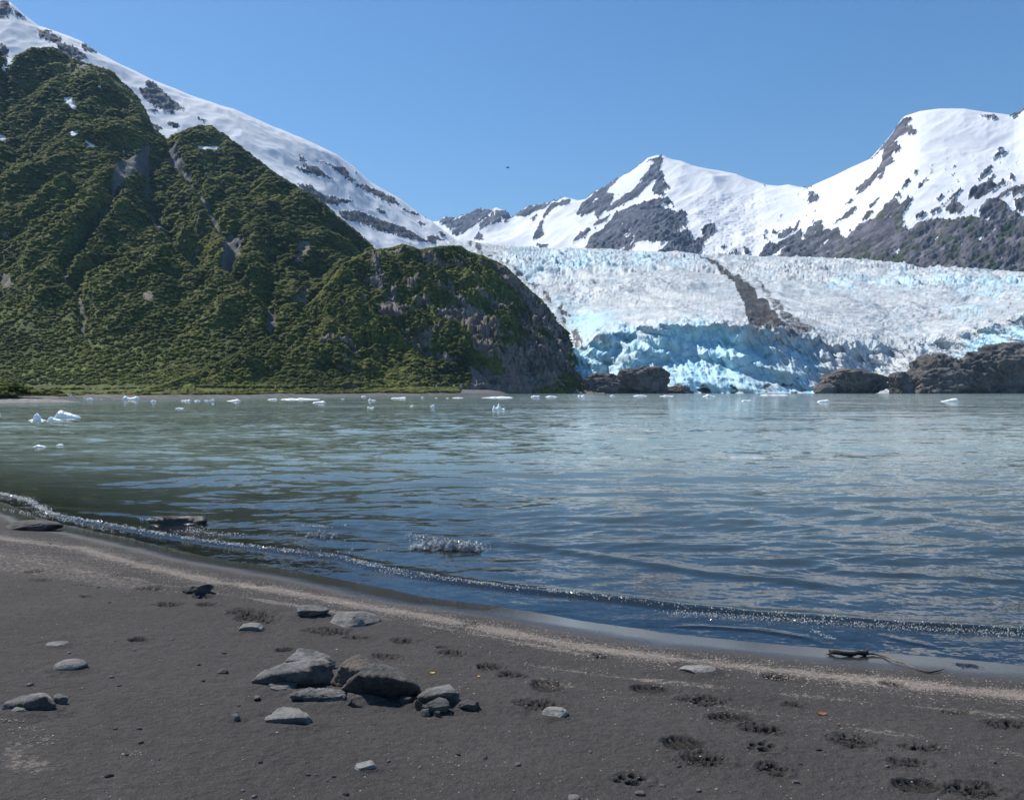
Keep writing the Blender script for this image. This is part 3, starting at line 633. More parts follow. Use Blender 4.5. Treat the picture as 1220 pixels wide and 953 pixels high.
def build_spit():
    # low gravel point with dark bushes at the left edge
    x0 = np.linspace(-190, -76, 120)[None, :]; y0 = np.linspace(148, 192, 60)[:, None]
    X, Y = np.broadcast_arrays(x0, y0)
    P = CX+X/Y*F
    dd = (np.minimum(X+118, 0)/70 + np.maximum(X+118, 0)/35)**2 + ((Y-169)/12)**2
    Z = 1.9*(1-dd) + .25*fbm(X/6, Y/6, 3)
    Z = np.maximum(Z, -1.2)
    o = grid('gravel_spit', X.copy(), Y.copy(), Z, M_flat)
    tag(o, 'low grey gravel point under dark bushes at the far left shore', 'gravel point', 'structure')
    r = np.random.default_rng(11); pts = []
    while len(pts) < 900:
        x = r.uniform(-150, -88); y = r.uniform(161, 180); q = (min(x+116, 0)/36 + max(x+116, 0)/28)**2 + ((y-171)/9)**2
        if q < 1:
            h = 3.4*(1-q)**.6
            pts.append((x, y, 1.2+h*r.random(), r.uniform(.55, 1.15), r.random()*.55))
    return np.array(pts)
spit_pts = build_spit()

def shrubs(name, A, mat, label, cat, seed=5, squash=.62):
    V0, F0 = ico(2)
    keepv = V0[:, 2] > -.35
    idx = -np.ones(len(V0), int); idx[keepv] = np.arange(keepv.sum())
    F0 = F0[keepv[F0].all(1)]; F0 = idx[F0]; V0 = V0[keepv]
    r = np.random.default_rng(seed); n = len(A)
    # six lumpy crown variants
    var = []
    for k in range(8):
        d = 1 + .42*fbm3(V0*1.7+k*9, 2) + .38*fbm3(V0*4.3+k*5, 2)
        var.append(V0*d[:, None]*np.array([1, 1, squash]))
    var = np.array(var); pick = r.integers(0, 8, n); an = r.random(n)*6.283
    W = var[pick]*A[:, 3][:, None, None]*(.75+.5*r.random((n, 1, 1)))
    c, s = np.cos(an)[:, None], np.sin(an)[:, None]
    Wx = W[:, :, 0]*c - W[:, :, 1]*s; Wy = W[:, :, 0]*s + W[:, :, 1]*c
    V = np.stack([Wx+A[:, 0:1], Wy+A[:, 1:2], W[:, :, 2]+A[:, 2:3]], -1).reshape(-1, 3)
    Fc = (F0[None] + (np.arange(n)*len(V0))[:, None, None]).reshape(-1, 3)
    tone = np.repeat(A[:, 4], len(V0))
    o = mesh_np(name, V, Fc, mat, dict(tone=tone), smooth=True)
    tag(o, label, cat, 'stuff'); return o
SP = np.concatenate(shrub_pts)
print('shrubs', len(SP))
shrubs('shrub_cover', SP, M_shrub, 'dense green alder scrub covering the hillside and spur', 'shrubs')
shrubs('lakeside_bushes', spit_pts, M_shrub, 'dark green bushes crowded on the gravel point at the left edge', 'bushes', 6)

# ================================================================== GROUND UNDER EVERYTHING
S = 14000.
o = mesh_np('lake_bed', np.array([(-S, -S, -7.5), (S, -S, -7.5), (S, S, -7.5), (-S, S, -7.5)]), np.array([[0, 1, 2, 3]]), M_flat)
tag(o, 'flat grey ground under the lake and the valley', 'ground', 'structure')

# ================================================================== BEACH AND WATER
SHL_PX = [(-200,560),(0,598),(75,624),(164,642),(262,664),(400,688),(510,712),(600,722),(700,740),(800,755),(900,765),(1000,774),(1108,782),(1220,792),(1400,806)]
SHL = [(-150,120),(-104,60),(-40,38)] + [gp(x, y)[:2] for x, y in SHL_PX] + [(9,5),(30,0.5),(120,-12)]
def shore_s(X, Y): return -dist_line(X, Y, SHL, True)      # positive on the beach side
_t = shore_s(np.array([0.]), np.array([0.]))[0]
SGN = 1 if _t > 0 else -1
def land(X, Y): return SGN*shore_s(X, Y)
def ground_z(X, Y):
    s = land(X, Y)
    z = np.where(s > 0, .30*(1-np.exp(-np.maximum(s, 0)*.26)) + .012*np.maximum(s, 0), .10*s)
    z = np.maximum(z, -7)
    z += (.014*fbm(X/1.3, Y/.8, 3) + .006*fbm(X/.30, Y/.22, 3) + .003*fbm(X/.08, Y/.07, 3))*sstep(.25, 1.6, s)
    # a low old swash ridge
    z += .016*np.exp(-((s-2.6+.25*fbm(X/1.8, Y/1.8, 2))/.28)**2)
    return z
def hit(px, py):
    """ground point under a pixel of the photo"""
    z = 0.
    for _ in range(25):
        x, y, _z = gp(px, py, z); z = .5*z + .5*float(ground_z(np.array([x]), np.array([y]))[0])
    return x, y, z

PRINTS = [ # x0,x1,y0,y1,kind in photo pixels
 (728,775,922,938,'paw'),(790,842,877,894,'shoe'),(808,871,896,914,'rub'),(843,900,849,861,'shoe'),(879,934,861,875,'rub'),(887,929,883,897,'paw'),(633,678,808,826,'shoe'),(751,801,815,826,'shoe'),(809,871,827,841,'rub'),(614,670,832,847,'rub'),(902,940,908,924,'rub'),
 (707,727,778,785,'dig'),(568,599,790,799,'shoe'),(591,624,800,808,'rub'),(1047,1078,810,818,'dig'),(1139,1154,790,796,'dig'),(1154,1167,791,797,'dig'),(910,952,803,812,'shoe'),(929,958,836,843,'rub'),(900,929,863,875,'rub'),(987,1047,871,895,'rub'),(1070,1128,884,897,'rub'),(1057,1105,903,914,'rub'),(1065,1126,927,944,'shoe'),(1126,1199,931,952,'rub'),(1118,1162,846,851,'rub'),(1168,1225,857,868,'rub'),
 (152,177,759,765,'dig'),(184,216,717,724,'rub'),(230,256,709,713,'rub'),(233,259,717,723,'dig'),(269,308,724,734,'rub'),(302,328,737,742,'rub'),(161,197,698,704,'rub'),(128,157,683,688,'rub'),(33,52,678,683,'rub'),(36,62,689,693,'rub'),(88,115,696,699,'rub'),(95,111,709,712,'dig'),(328,351,771,777,'dig'),(295,328,694,699,'rub'),
 (362,424,747,757,'rub'),(408,444,757,762,'rub'),(464,493,760,767,'rub'),(519,536,769,773,'dig'),(280,326,728,741,'rub'),(546,575,741,747,'rub'),(520,560,774,782,'rub'),(440,480,778,786,'rub'),(160,176,664,668,'rub')]
WR_MAIN = [(-60,624),(0,640),(98,650),(131,660),(180,672),(262,691),(280,691),(378,705),(477,722),(575,742),(680,761),(803,777),(885,787),(956,793),(1057,805),(1220,821),(1400,836)]
WR2 = [(0,664),(120,684),(250,704),(330,716),(480,736),(600,757),(700,775)]
WR3 = [(620,790),(760,810),(900,822),(1050,836),(1220,852)]
WR4 = [(640,812),(740,838),(860,848),(960,862),(1080,884),(1220,912)]

BANKS = [(300,398,820),(420,499,836),(393,440,822),(346,412,837),(497,548,841),(545,571,847),(315,373,866),(5,63,850),(57,97,800),(345,389,735),(278,312,752),(214,248,708),(646,677,855),(420,447,918),(50,79,770),(265,285,857),(811,857,802)]
def build_beach():
    pys = np.concatenate([np.linspace(497, 560, 60, endpoint=False), np.linspace(560, 980, 520, endpoint=False), np.linspace(980, 1900, 90)])[::-1]
    pxs = np.concatenate([np.linspace(-900, -60, 150, endpoint=False), np.linspace(-60, 1280, 1340, endpoint=False), np.linspace(1280, 2200, 170)])
    Yb = (H-.22)*F/(pys-HY)
    Y = np.broadcast_to(Yb[:, None], (len(pys), len(pxs))).copy(); X = (pxs[None, :]-CX)/F*Y
    s = land(X, Y); Z = ground_z(X, Y)
    P, Q = proj(X, Y, Z)
    dark = np.zeros_like(Z)
    for (a, b, c, d_, kind) in PRINTS:
        cx, cy = (a+b)/2, (c+d_)/2; hx, hy = (b-a)/2*1.05, (d_-c)/2*1.1
        m = (np.abs(P-cx) < hx*1.9) & (np.abs(Q-cy) < hy*2.2)
        if not m.any(): continue
        x = X[m]; y = Y[m]; X0, Y0, _ = hit(cx, cy); ax = hx/F*Y0; ay = hy/(H-.22)/F*Y0*Y0
        u = (x-X0)/ax; v = (y-Y0)/ay
        nz = fbm(x*16, y*16, 3, .6)
        if kind == 'paw':
            dep = np.zeros_like(u)
            for (q, w_, r1, r2) in ((.1, -.25, .42, .45), (-.62, -.1, .22, .26), (-.35, .45, .22, .28), (.15, .62, .22, .28), (.6, .3, .24, .28)):
                dep = np.maximum(dep, 1-sstep(.5, 1.15, np.hypot((u-q)/r1, (v-w_)/r2)))
            rim = .0
        elif kind == 'shoe':
            r_ = np.hypot(u, v*(1+.25*u)); dep = (1-sstep(.72, 1.05, r_))*(.8+.45*np.sin(x*150+y*60)*.6)
        elif kind == 'dig':
            r_ = np.hypot(u, v)+.35*nz; dep = 1-sstep(.5, 1.0, r_)
        else:
            r_ = np.hypot(u, v)+.5*nz; dep = (1-sstep(.4, 1.1, r_))*(.45+1.0*sstep(-.1, .35, fbm(x*28, y*34, 3, .6)))
        r0 = np.hypot(u, v)
        rimh = np.exp(-((r0-1.12)/.18)**2)*.3
        sc = min(.03, .30*min(ax, ay)+.006)
        Z[m] += -sc*dep + sc*rimh*(.6+.8*nz) + .004*nz*(r0 < 1.3)
        dark[m] = np.maximum(dark[m], np.clip(dep, 0, 1)*.85)
    for (a, b, d_) in BANKS:              # sand banked up around the bigger stones
        X0, Y0, _ = hit((a+b)/2, d_); ax = (b-a)/2/F*Y0*1.15; ay = ax*.75
        m = (np.abs(X-X0) < ax*3) & (np.abs(Y-Y0-ay*.4) < ay*4)
        x = X[m]; y = Y[m]; e_ = np.hypot((x-X0)/ax, (y-Y0-ay*.45)/ay)+.18*fbm(x*18, y*18, 3)
        Z[m] += min(.016, .14*ax)*np.exp(-(np.maximum(e_-.75, 0)/.38)**2) - min(.006, .05*ax)*np.exp(-((e_-1.75)/.3)**2)
    def wl(line, wd, amp):
        g = [gp(x, y, .12)[:2] for x, y in line]
        dd = dist_line(X, Y, g); dd = dd + .10*fbm(X/.5, Y/.5, 3)
        return amp*np.exp(-np.maximum(dd, 0)**2/wd**2)
    wr = wl(WR_MAIN, .17, 1.0)
    wr = np.maximum(wr, np.maximum(wl(WR2, .06, .75), np.maximum(wl(WR3, .045, .66), wl(WR4, .04, .62))))
    wr = np.maximum(wr, polys_mask(P, Q, [[(-80,640),(60,655),(180,690),(250,712),(150,706),(40,690),(-80,680)]], 12, 6, .1)*.62)
    wr = np.maximum(wr, polys_mask(P, Q, [[(0,880),(40,884),(70,915),(40,925),(0,918)]], 8, 6, .1)*.6)
    wr = np.where(s < .12, wr*.0, wr)*sstep(.1, .3, s)
    wet = 1-sstep(.30, .75, s+.10*fbm(X/.7, Y/.4, 3))
    wet = np.maximum(wet, .0)
    o = grid('beach', X, Y, Z, M_beach, dict(wet=wet, wrack=wr, **{'print': dark}))
    tag(o, 'dark grey sand beach with footprints and paw prints', 'beach', 'structure')
    # the rest of the beach beside and behind
    xs = np.linspace(-40, 40, 160); ys = np.linspace(-25, Yb[0]+.02, 60)
    XX, YY = np.meshgrid(xs, ys); zz = ground_z(XX, YY); ss = land(XX, YY)
    yl = Yb[0]
    zz = np.where(YY > yl-.3, zz-.004, zz)
    o2 = grid('beach_behind', XX, YY, zz, M_beach, dict(wet=1-sstep(.2, .62, ss), wrack=ss*0, **{'print': ss*0}))
    tag(o2, 'plain dark sand continuing behind the viewpoint', 'beach', 'structure'); o2.name = 'beach'
build_beach()

BR = [gp(x, y, .02)[:2] for x, y in [(-300,545),(-100,572),(0,588),(33,596),(60,612),(100,620),(157,630),(200,638),(246,645),(328,655),(400,663),(450,676),(510,687),(608,700),(700,709),(803,722),(905,731),(1006,738),(1108,745),(1220,751),(1400,760),(1700,775)]]
SWELLS = [([(560,640),(600,646),(702,660),(829,679),(945,691),(1010,700)], .035, .22), ([(960,668),(1006,679),(1100,684),(1220,692),(1400,700)], .045, .28), ([(860,636),(925,641),(1098,646),(1220,652)], .03, .30),
          ([(620,622),(800,634),(900,640)], .022, .3), ([(60,606),(150,612),(260,622)], .03, .25), ([(330,622),(480,634),(570,646),(640,652)], .03, .2), ([(780,742),(900,748),(960,756),(990,764)], .012, .07), ([(1040,752),(1080,762),(1130,772)], .012, .07)]
def water_h(X, Y, s, sp):
    """sp: row spacing in metres"""
    W = -s                                  # distance from the shore
    z = np.zeros_like(X)
    r = np.random.default_rng(3)
    wx = X + .5*fbm(X/5, Y/5, 2); wy = Y + .7*fbm(X/6+3, Y/4, 2)
    for k in range(26):
        lam = .16*1.20**k                   # .16 m .. 15 m
        if lam > 9: break
        th = r.normal(0, .42) - .12
        kk = 2*np.pi/lam; a = .0062*lam**.80
        env = .55+1.1*sstep(-.25, .45, fbm(X/(lam*5)+k, Y/(lam*3.2), 2))
        ph = r.random()*6.28
        band = sstep(2.2, 4.5, lam/sp)*(1-.65*sstep(2.5, 7, lam))
        c = np.sin(kk*(np.cos(th)*wy + np.sin(th)*wx)+ph)
        z += a*band*env*(c*.8 + .35*(1-2*np.abs(np.sin(.5*kk*(np.cos(th+.3)*wy+np.sin(th+.3)*wx)+ph))))
    damp = .12+.88*sstep(.5, 4.0, W)
    z *= damp
    return z
def build_water():
    pys = np.concatenate([np.linspace(900, 860, 8, endpoint=False), np.linspace(860, 520, 470, endpoint=False), np.linspace(520, 480, 110, endpoint=False), np.linspace(480, 468.4, 50)])
    pxs = np.concatenate([np.linspace(-1300, -60, 160, endpoint=False), np.linspace(-60, 1280, 1120, endpoint=False), np.linspace(1280, 2800, 190)])
    Yb = H*F/(pys-HY); Y = np.broadcast_to(Yb[:, None], (len(pys), len(pxs))).copy(); X = (pxs[None, :]-CX)/F*Y
    s = land(X, Y); sp = np.abs(np.gradient(Yb))[:, None]*np.ones_like(X)
    Z = water_h(X, Y, s, sp)
    db = dist_line(X, Y, BR, True); sg = -np.sign(dist_line(np.array([0.]), np.array([0.]), BR, True)[0]); db *= sg      # + = lake side
    nn = fbm(X/.8, Y/.8, 2); am = .040*(1+.5*nn)
    br = np.where(db > 0, np.exp(-(db/.20)**2), np.exp(-(db/.075)**2))
    Z += am*br
    for line, a, wd in SWELLS:
        g = [gp(x, y, .02)[:2] for x, y in line]
        lx0, lx1 = min(q[0] for q in line), max(q[0] for q in line)
        P = CX+X/Y*F
        d_ = dist_line(X, Y, g, True)
        e = sstep(lx0-10, lx0+60, P)*(1-sstep(lx1-60, lx1+10, P))
        wo = d_ + .06*fbm(X/.7, Y/.7, 2)
        Z += a*e*np.where(wo*sg > 0, np.exp(-(wo/wd)**2), np.exp(-(wo/(wd*.5))**2))
    Z += .0016*fbm(X/.10, Y/.07, 2)*(sp < .06)
    Z = Z*sstep(-.75, -.02, -s) + .004
    dep = np.maximum(-ground_z(X, Y)+Z, 0)
    deep = 1-np.exp(-dep/.45)
    keep = s < .95
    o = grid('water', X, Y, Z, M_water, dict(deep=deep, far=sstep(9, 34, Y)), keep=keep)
    tag(o, 'rippled grey green glacial lake water', 'water', 'structure')
    return Z
build_water()

# ---- foam: bright wet granules along the wave lip
def pts_along(line, n, r, jit, z=.03):
    g = np.array([gp(x, y, z)[:2] for x, y in line]); seg = np.hypot(*np.diff(g, axis=0).T); cum = np.r_[0, np.cumsum(seg)]
    t = r.random(n)*cum[-1]; x = np.interp(t, cum, g[:, 0]); y = np.interp(t, cum, g[:, 1])
    return x + r.normal(0, jit, n), y + r.normal(0, jit*.9, n), t
def granules(name, x, y, z, size, mat, label, cat, seed=1, flat=1., group=None):
    V0, F0 = ico(1); r = np.random.default_rng(seed); n = len(x)
    W = V0[None]*size[:, None, None]*(.6+.8*r.random((n, 1, 3)))*np.array([1, 1, flat])*(.8+.4*r.random((n, len(V0), 1)))
    a = r.random(n)*6.28; c, s = np.cos(a)[:, None], np.sin(a)[:, None]
    V = np.stack([W[:,:,0]*c-W[:,:,1]*s+x[:,None], W[:,:,0]*s+W[:,:,1]*c+y[:,None], W[:,:,2]+z[:,None]], -1).reshape(-1, 3)
    Fc = (F0[None]+(np.arange(n)*len(V0))[:, None, None]).reshape(-1, 3)
    o = mesh_np(name, V, Fc, mat, dict(tone=np.repeat(r.random(n), len(V0))), smooth=False); tag(o, label, cat, 'stuff'); return o
def mat_foam():
    t = NT('water_foam'); c = t.mix(t.attr('tone'), (.66, .65, .63), (.96, .95, .93))
    a = t.n.new('ShaderNodeBsdfDiffuse'); b = t.n.new('ShaderNodeBsdfTranslucent'); g = t.n.new('ShaderNodeBsdfGlossy'); g.inputs['Roughness'].default_value = .12
    t.l.new(c, a.inputs[0]); t.l.new(c, b.inputs[0]); m = t.n.new('ShaderNodeMixShader'); m.inputs[0].default_value = .6
    t.l.new(a.outputs[0], m.inputs[1]); t.l.new(b.outputs[0], m.inputs[2]); m2 = t.n.new('ShaderNodeMixShader'); m2.inputs[0].default_value = .12
    t.l.new(m.outputs[0], m2.inputs[1]); t.l.new(g.outputs[0], m2.inputs[2]); t.l.new(m2.outputs[0], t.out.inputs['Surface'])
    return t.m
M_foam = mat_foam()
r = np.random.default_rng(21)
FL = [(-100,572),(0,588),(33,596),(60,612),(100,620),(157,630),(200,638),(246,645),(328,655),(400,663),(450,676),(510,687),(608,700),(700,709),(803,722),(905,731),(1006,738),(1108,745),(1220,751),(1300,755)]
x, y, t = pts_along(FL, 13000, r, 1.); jx = .02+.06*sstep(-.3, .5, fbm(t/.9, t*0+4, 3)); x0_, y0_, t = pts_along(FL, 13000, r, 0.); x = x0_ + r.normal(0, 1, 13000)*jx; y = y0_ + r.normal(0, 1, 13000)*jx*.8
pp = CX+x/y*F
clump = fbm(t/.22, t*0, 3)
keep = ((clump > .02+.16*sstep(500, 900, pp)) & (r.random(len(x)) < .75)) | (r.random(len(x)) < .16)
x, y, pp = x[keep], y[keep], pp[keep]
sz = (.002+.0055*r.random(len(x))**3)*np.clip(y/9, .8, 1.8)
granules('foam', x, y, .030+.028*r.random(len(x)), sz, M_foam, 'sparkling white foam along the small breaking wave', 'foam')
xs_, ys_ = [], []
for line, n, j in (([(0,588),(36,595)], 160, .10), ([(226,632),(262,637),(290,636)], 260, .06), ([(172,620),(205,617),(238,632),(200,634)], 420, .10), ([(455,680),(505,687)], 260, .05), ([(380,645),(400,660),(440,655)], 60, .3), ([(363,626),(403,628)], 260, .045), ([(404,628),(414,627)], 40, .03), ([(488,637),(520,641),(577,649)], 520, .06), ([(490,641),(575,653)], 260, .07), ([(800,730),(1000,742),(1220,756)], 2600, .07), ([(0,606),(70,618),(150,636)], 260, .06), ([(50,612),(90,620)], 120, .05), ([(970,752),(985,758),(995,762)], 120, .02)):  # rows over the clear ice are white grains standing in for its glints
    a_, b_, _ = pts_along(line, n, r, j, .02); xs_.append(a_); ys_.append(b_)
x = np.concatenate(xs_); y = np.concatenate(ys_)
granules('foam', x, y, .016+.016*r.random(len(x)), (.0015+.004*r.random(len(x))**3)*np.clip(y/9, .8, 1.6), M_foam, 'scattered foam flecks on the shallow water and white grains added as glints on the clear ice', 'foam', 2)

# ---- wrack: pale dry bits thrown up along the wet edge
def mat_wrack():
    t = NT('dry_wrack'); return t.done(t.mix(t.attr('tone'), (.11, .085, .070), (.37, .325, .28)), .8)
M_wrack = mat_wrack()
xs_, ys_ = [], []
for line, n, j in ((WR_MAIN, 75000, .17), (WR2, 3400, .07), (WR3, 900, .07), (WR4, 600, .08), ([(0,655),(200,700)], 4500, .35), ([(0,642),(130,668)], 5000, .30), ([(6,888),(30,884)], 60, .03), ([(10,905),(30,900),(60,918)], 160, .03), ([(150,930),(175,935)], 40, .03), ([(480,920),(520,925),(560,935)], 60, .06), ([(560,760),(580,790),(560,840)], 150, .12), ([(520,836),(560,842)], 100, .05)):
    a_, b_, t_ = pts_along(line, n, r, j, .12)
    k = (fbm(a_/.35, b_/.16, 3) > -.12) | (r.random(n) < .2)
    xs_.append(a_[k]); ys_.append(b_[k])
x = np.concatenate(xs_); y = np.concatenate(ys_)
k = land(x, y) > .16; x, y = x[k], y[k]
granules('wrack', x, y, ground_z(x, y)+.0015, (.0016+.0045*r.random(len(x))**3), M_wrack, 'band of pale dry plant bits left along the high water line', 'wrack', 3, .35)
# sparse bits all over the sand
n = 2600; px_ = r.uniform(-80, 1300, n); py_ = 690+290*r.random(n)**.8
y = (H-.22)*F/(py_-HY); x = (px_-CX)/F*y
k = land(x, y) > .7; x, y = x[k], y[k]
M_grit = NT('sand_grit'); M_grit = M_grit.done(M_grit.mix(M_grit.attr('tone'), (.03, .03, .032), (.34, .31, .28)), .8)
granules('grit', x, y, ground_z(x, y)+.001, (.0016+.004*r.random(len(x))**3), M_grit, 'fine pale and dark grit scattered over the sand', 'grit', 4, .6)

# ================================================================== ROCKS, ICE, DRIFTWOOD ...
def rock_mesh(seed, sub=5, cuts=7, rough=.10, box=.5, low=.22, strat=0.):
    V, Fc = ico(sub); rr = np.random.default_rng(seed)
    V = V*(1-box*.0)
    V = np.sign(V)*np.abs(V)**(1-.35*box)
    for _ in range(cuts):
        n = rr.normal(size=3); n[2] *= .8; n /= np.linalg.norm(n); dd = rr.uniform(.52, .88)
        t = V@n - dd; V = V - np.where(t > 0, t*.93, 0)[:, None]*n
    q = V*1.1 + rr.random(3)*20
    V = V*(1 + low*fbm3(q, 3)[:, None] + rough*fbm3(q*3.5, 4, .6, 1)[:, None]*.35)
    if strat: V += strat*np.sign(V[:, 2:3])*0 + (np.array([1, 1, 0])*V)*(strat*fbm3(np.c_[V[:, 0]*.6, V[:, 1]*.6, V[:, 2]*9]+seed, 2)[:, None])
    V -= (V.max(0)+V.min(0))/2
    V /= (V.max(0)-V.min(0))/2
    return V, Fc
MR = {
 'grey': mat_rock('grey_slate', (.055, .055, .057), (.21, .205, .195)),
 'pale': mat_rock('pale_stone', (.13, .127, .118), (.26, .25, .235)),
 'dark': mat_rock('dark_boulder', (.030, .029, .029), (.115, .108, .10)),
 'brown': mat_rock('brown_stone', (.075, .060, .050), (.17, .145, .12)),
 'wet': mat_rock('wet_black_rock', (.012, .012, .013), (.035, .034, .034), rough=.18, spec=.6),
 'white': mat_rock('white_stone', (.20, .195, .18), (.36, .35, .32)),
 'crag': mat_rock('crag', (.10, .088, .078), (.20, .18, .16), sc=.06),
}
def crag_mat():
    t = NT('glacier_scoured_rock'); p = t.pos((1, 1, .8))
    c = t.mix(t.rng(t.noise(p, .07, 7, .7), .35, .66), (.040, .038, .037), (.150, .142, .136))
    c = t.mix(t.rng(t.noise(p, .30, 5, .7), .5, .7, 0, .6), c, (.24, .22, .20))
    return t.done(c, .9, t.normal_from(t.wob(p, .22, 1.2, 6)), .2)
MR['crag'] = crag_mat()
def rock(name, x0, x1, y0, y1, label, mat='grey', seed=1, depth=.8, sink=.25, tilt=(0, 0, 0), sub=5, group=None, Y=None, **k):
    """x0..x1, y0..y1: the pixels the stone covers in the photo"""
    cx = (x0+x1)/2
    if Y is None: gx, gy, gz = hit(cx, y1)
    else: gy = Y; gx = (cx-CX)/F*Y; gz = 0.
    wd = (x1-x0)/F*gy; hg = (y1-y0)/F*gy
    dp = wd*depth
    # visible height of a mound of this depth seen from above
    el = math.atan2(H-gz, gy)
    vis = max(hg - .62*dp*math.sin(el), hg*.35)/math.cos(el)
    hz = vis/(1-sink)
    V, Fc = rock_mesh(seed, sub, **k)
    if any(tilt):
        V = V@np.array(Matrix.Rotation(R(tilt[2]), 3, 'Z') @ Matrix.Rotation(R(tilt[1]), 3, 'Y') @ Matrix.Rotation(R(tilt[0]), 3, 'X')).T
        V -= (V.max(0)+V.min(0))/2; V /= (V.max(0)-V.min(0))/2
    V = V*np.array([wd/2, dp/2, hz/2]); V[:, 2] += hz/2 - hz*sink
    o = mesh_np(name, V, Fc, MR[mat], smooth=True)
    o.location = (gx, gy+dp*.42, gz)
    tag(o, label, 'rock' if Y is None else 'rock outcrop', group=group)
    return o
ZC = lambda q, ox=280, oy=750, sc=3.8125: [(ox+x/sc, oy+y/sc, d_) for x, y, d_ in q]
def hull_rock(name, pts, base, label, mat='grey', seed=1, rough=.85, cat='rock', over=1.):
    """pts: corner points (photo column, photo row, metres behind the front foot); the stone is their faceted hull, worn and pitted"""
    gx, gy, gz = hit(*base); bm = bmesh.new(); wd = (max(p[0] for p in pts)-min(p[0] for p in pts))/F*gy
    ylo, yhi = min(p[1] for p in pts), max(p[1] for p in pts)
    for px_, py_, d_ in pts:
        q_ = (py_-ylo)/(yhi-ylo)
        if d_ < .09: d_ = d_ + over*(q_-.55)*wd*.35          # undercut front
        Yd = gy+d_; bm.verts.new(((px_-CX)/F*Yd-gx, Yd-gy, max(zy(py_, Yd)-gz, -.03)))
    bmesh.ops.convex_hull(bm, input=bm.verts)
    bmesh.ops.delete(bm, geom=[v for v in bm.verts if not v.link_faces], context='VERTS')
    bmesh.ops.triangulate(bm, faces=bm.faces)
    for _ in range(8):
        L = wd/26; ee = [e for e in bm.edges if e.calc_length() > L]
        if not ee: break
        bmesh.ops.subdivide_edges(bm, edges=ee, cuts=1); bmesh.ops.triangulate(bm, faces=bm.faces)
        if len(bm.verts) > 9000: break
    for _ in range(2): bmesh.ops.smooth_vert(bm, verts=bm.verts, factor=.5, use_axis_x=True, use_axis_y=True, use_axis_z=True)
    bm.normal_update()
    V = np.array([v.co[:] for v in bm.verts]); N = np.array([v.normal[:] for v in bm.verts])
    q = V/wd*np.array([1, 1, 1.6])+seed*3.1
    dd = wd*rough*(.045*fbm3(q*3, 3) + .030*fbm3(q*8, 4, .6, 1) + .02*np.round(fbm3(q*np.array([1.2, 1.2, 9]), 2)*3)/3)
    V = V+N*dd[:, None]
    Fc = np.array([[v.index for v in f.verts] for f in bm.faces]); bm.free()
    o = mesh_np(name, V, Fc, MR[mat], smooth=True); o.location = (gx, gy, gz); tag(o, label, cat); return o
# --- the group in the middle of the beach
hull_rock('flat_rock', ZC([(215,160,.16),(235,140,.16),(290,82,.34),(345,88,.36),(430,118,.33),(455,135,.30),(456,165,.26),(440,200,.2),(210,200,.15),(300,215,.12),(330,140,.17)]), (350,810), 'pale grey upper slab of the rock cluster, leaning behind the big wedge', 'grey', 3)
hull_rock('wedge_rock', ZC([(72,238,.03),(80,222,.06),(130,190,.13),(180,205,.02),(345,188,.02),(355,160,.08),(440,150,.16),(452,180,.12),(445,265,.02),(425,285,.0),(280,275,-.02),(140,248,.0),(225,160,.2),(330,130,.2),(400,130,.24)]), (350,820), 'big grey wedge shaped rock tapering left at the left end of the cluster', 'grey', 12)
hull_rock('boulder', ZC([(470,280,.05),(560,205,.03),(600,160,.2),(640,215,.0),(740,233,.0),(800,243,.01),(838,272,.08),(835,300,.06),(800,325,.0),(690,338,-.02),(560,300,.0),(625,152,.24),(690,163,.27),(770,200,.25),(820,235,.2)]), (465,836), 'largest dark boulder of the cluster with a sloping lit top', 'dark', 8)
hull_rock('upright_rock', ZC([(428,268,.0),(432,250,.03),(480,168,.02),(490,150,.12),(530,122,.1),(562,114,.12),(612,134,.1),(624,165,.05),(620,182,.0),(575,185,-.05),(552,215,-.06),(530,290,-.04),(470,275,-.05),(585,130,.16)]), (405,822), 'brown upright stone leaning on the left of the dark boulder', 'brown', 22)
hull_rock('flat_rock', ZC([(252,296,.03),(258,310,.0),(310,268,.1),(400,265,.13),(498,283,.09),(504,300,.04),(500,318,.0),(440,338,-.03),(370,330,-.02),(300,318,.0)]), (377,837), 'thin layered slab lying in front of the wedge shaped rock', 'grey', 31, 1.1)
hull_rock('rock', ZC([(828,310,.02),(832,296,.06),(870,268,.14),(930,255,.17),(972,250,.18),(985,258,.14),(1020,290,.06),(1015,330,.0),(985,350,-.02),(900,350,.0),(850,335,.0),(865,312,.0),(960,285,.0)]), (522,841), 'medium grey rock right of the dark boulder', 'grey', 41)
hull_rock('block_rock', ZC([(135,405,.05),(140,410,.02),(180,375,.12),(215,352,.18),(250,350,.2),(290,355,.2),(335,385,.12),(348,405,.05),(352,440,.0),(300,447,-.01),(225,447,-.01),(180,435,.0),(255,405,.01),(300,398,.01),(150,425,.01)]), (342,866), 'pale angular block standing alone in front of the cluster', 'pale', 66)
hull_rock('rock', ZC([(12,402,.02),(18,375,.06),(35,362,.1),(90,338,.17),(190,323,.19),(240,348,.1),(252,385,.04),(210,418,-.01),(130,422,-.02),(35,412,.0),(95,375,.02),(125,388,.0),(200,340,.08)], 0, 740), (35,850), 'grey rock with a dark right side at the left edge of the sand', 'grey', 71)
rock('small_rock', 316,353,811,824, 'small pale stone at the foot of the wedge shaped rock', 'grey', 34, .8, .3)
rock('small_rock', 502,536,831,850, 'small lumpy rock in front of the medium grey rock', 'grey', 44, .7, .2)
rock('small_rock', 474,493,828,840, 'small dark stone between the boulder and the medium rock', 'dark', 47, .8, .2)
rock('small_rock', 493,503,833,845, 'little brownish stone beside the small lumpy rock', 'brown', 48, .8, .2)
rock('small_rock', 545,571,833,847, 'small dark stone at the right end of the cluster', 'dark', 49, .8, .2)
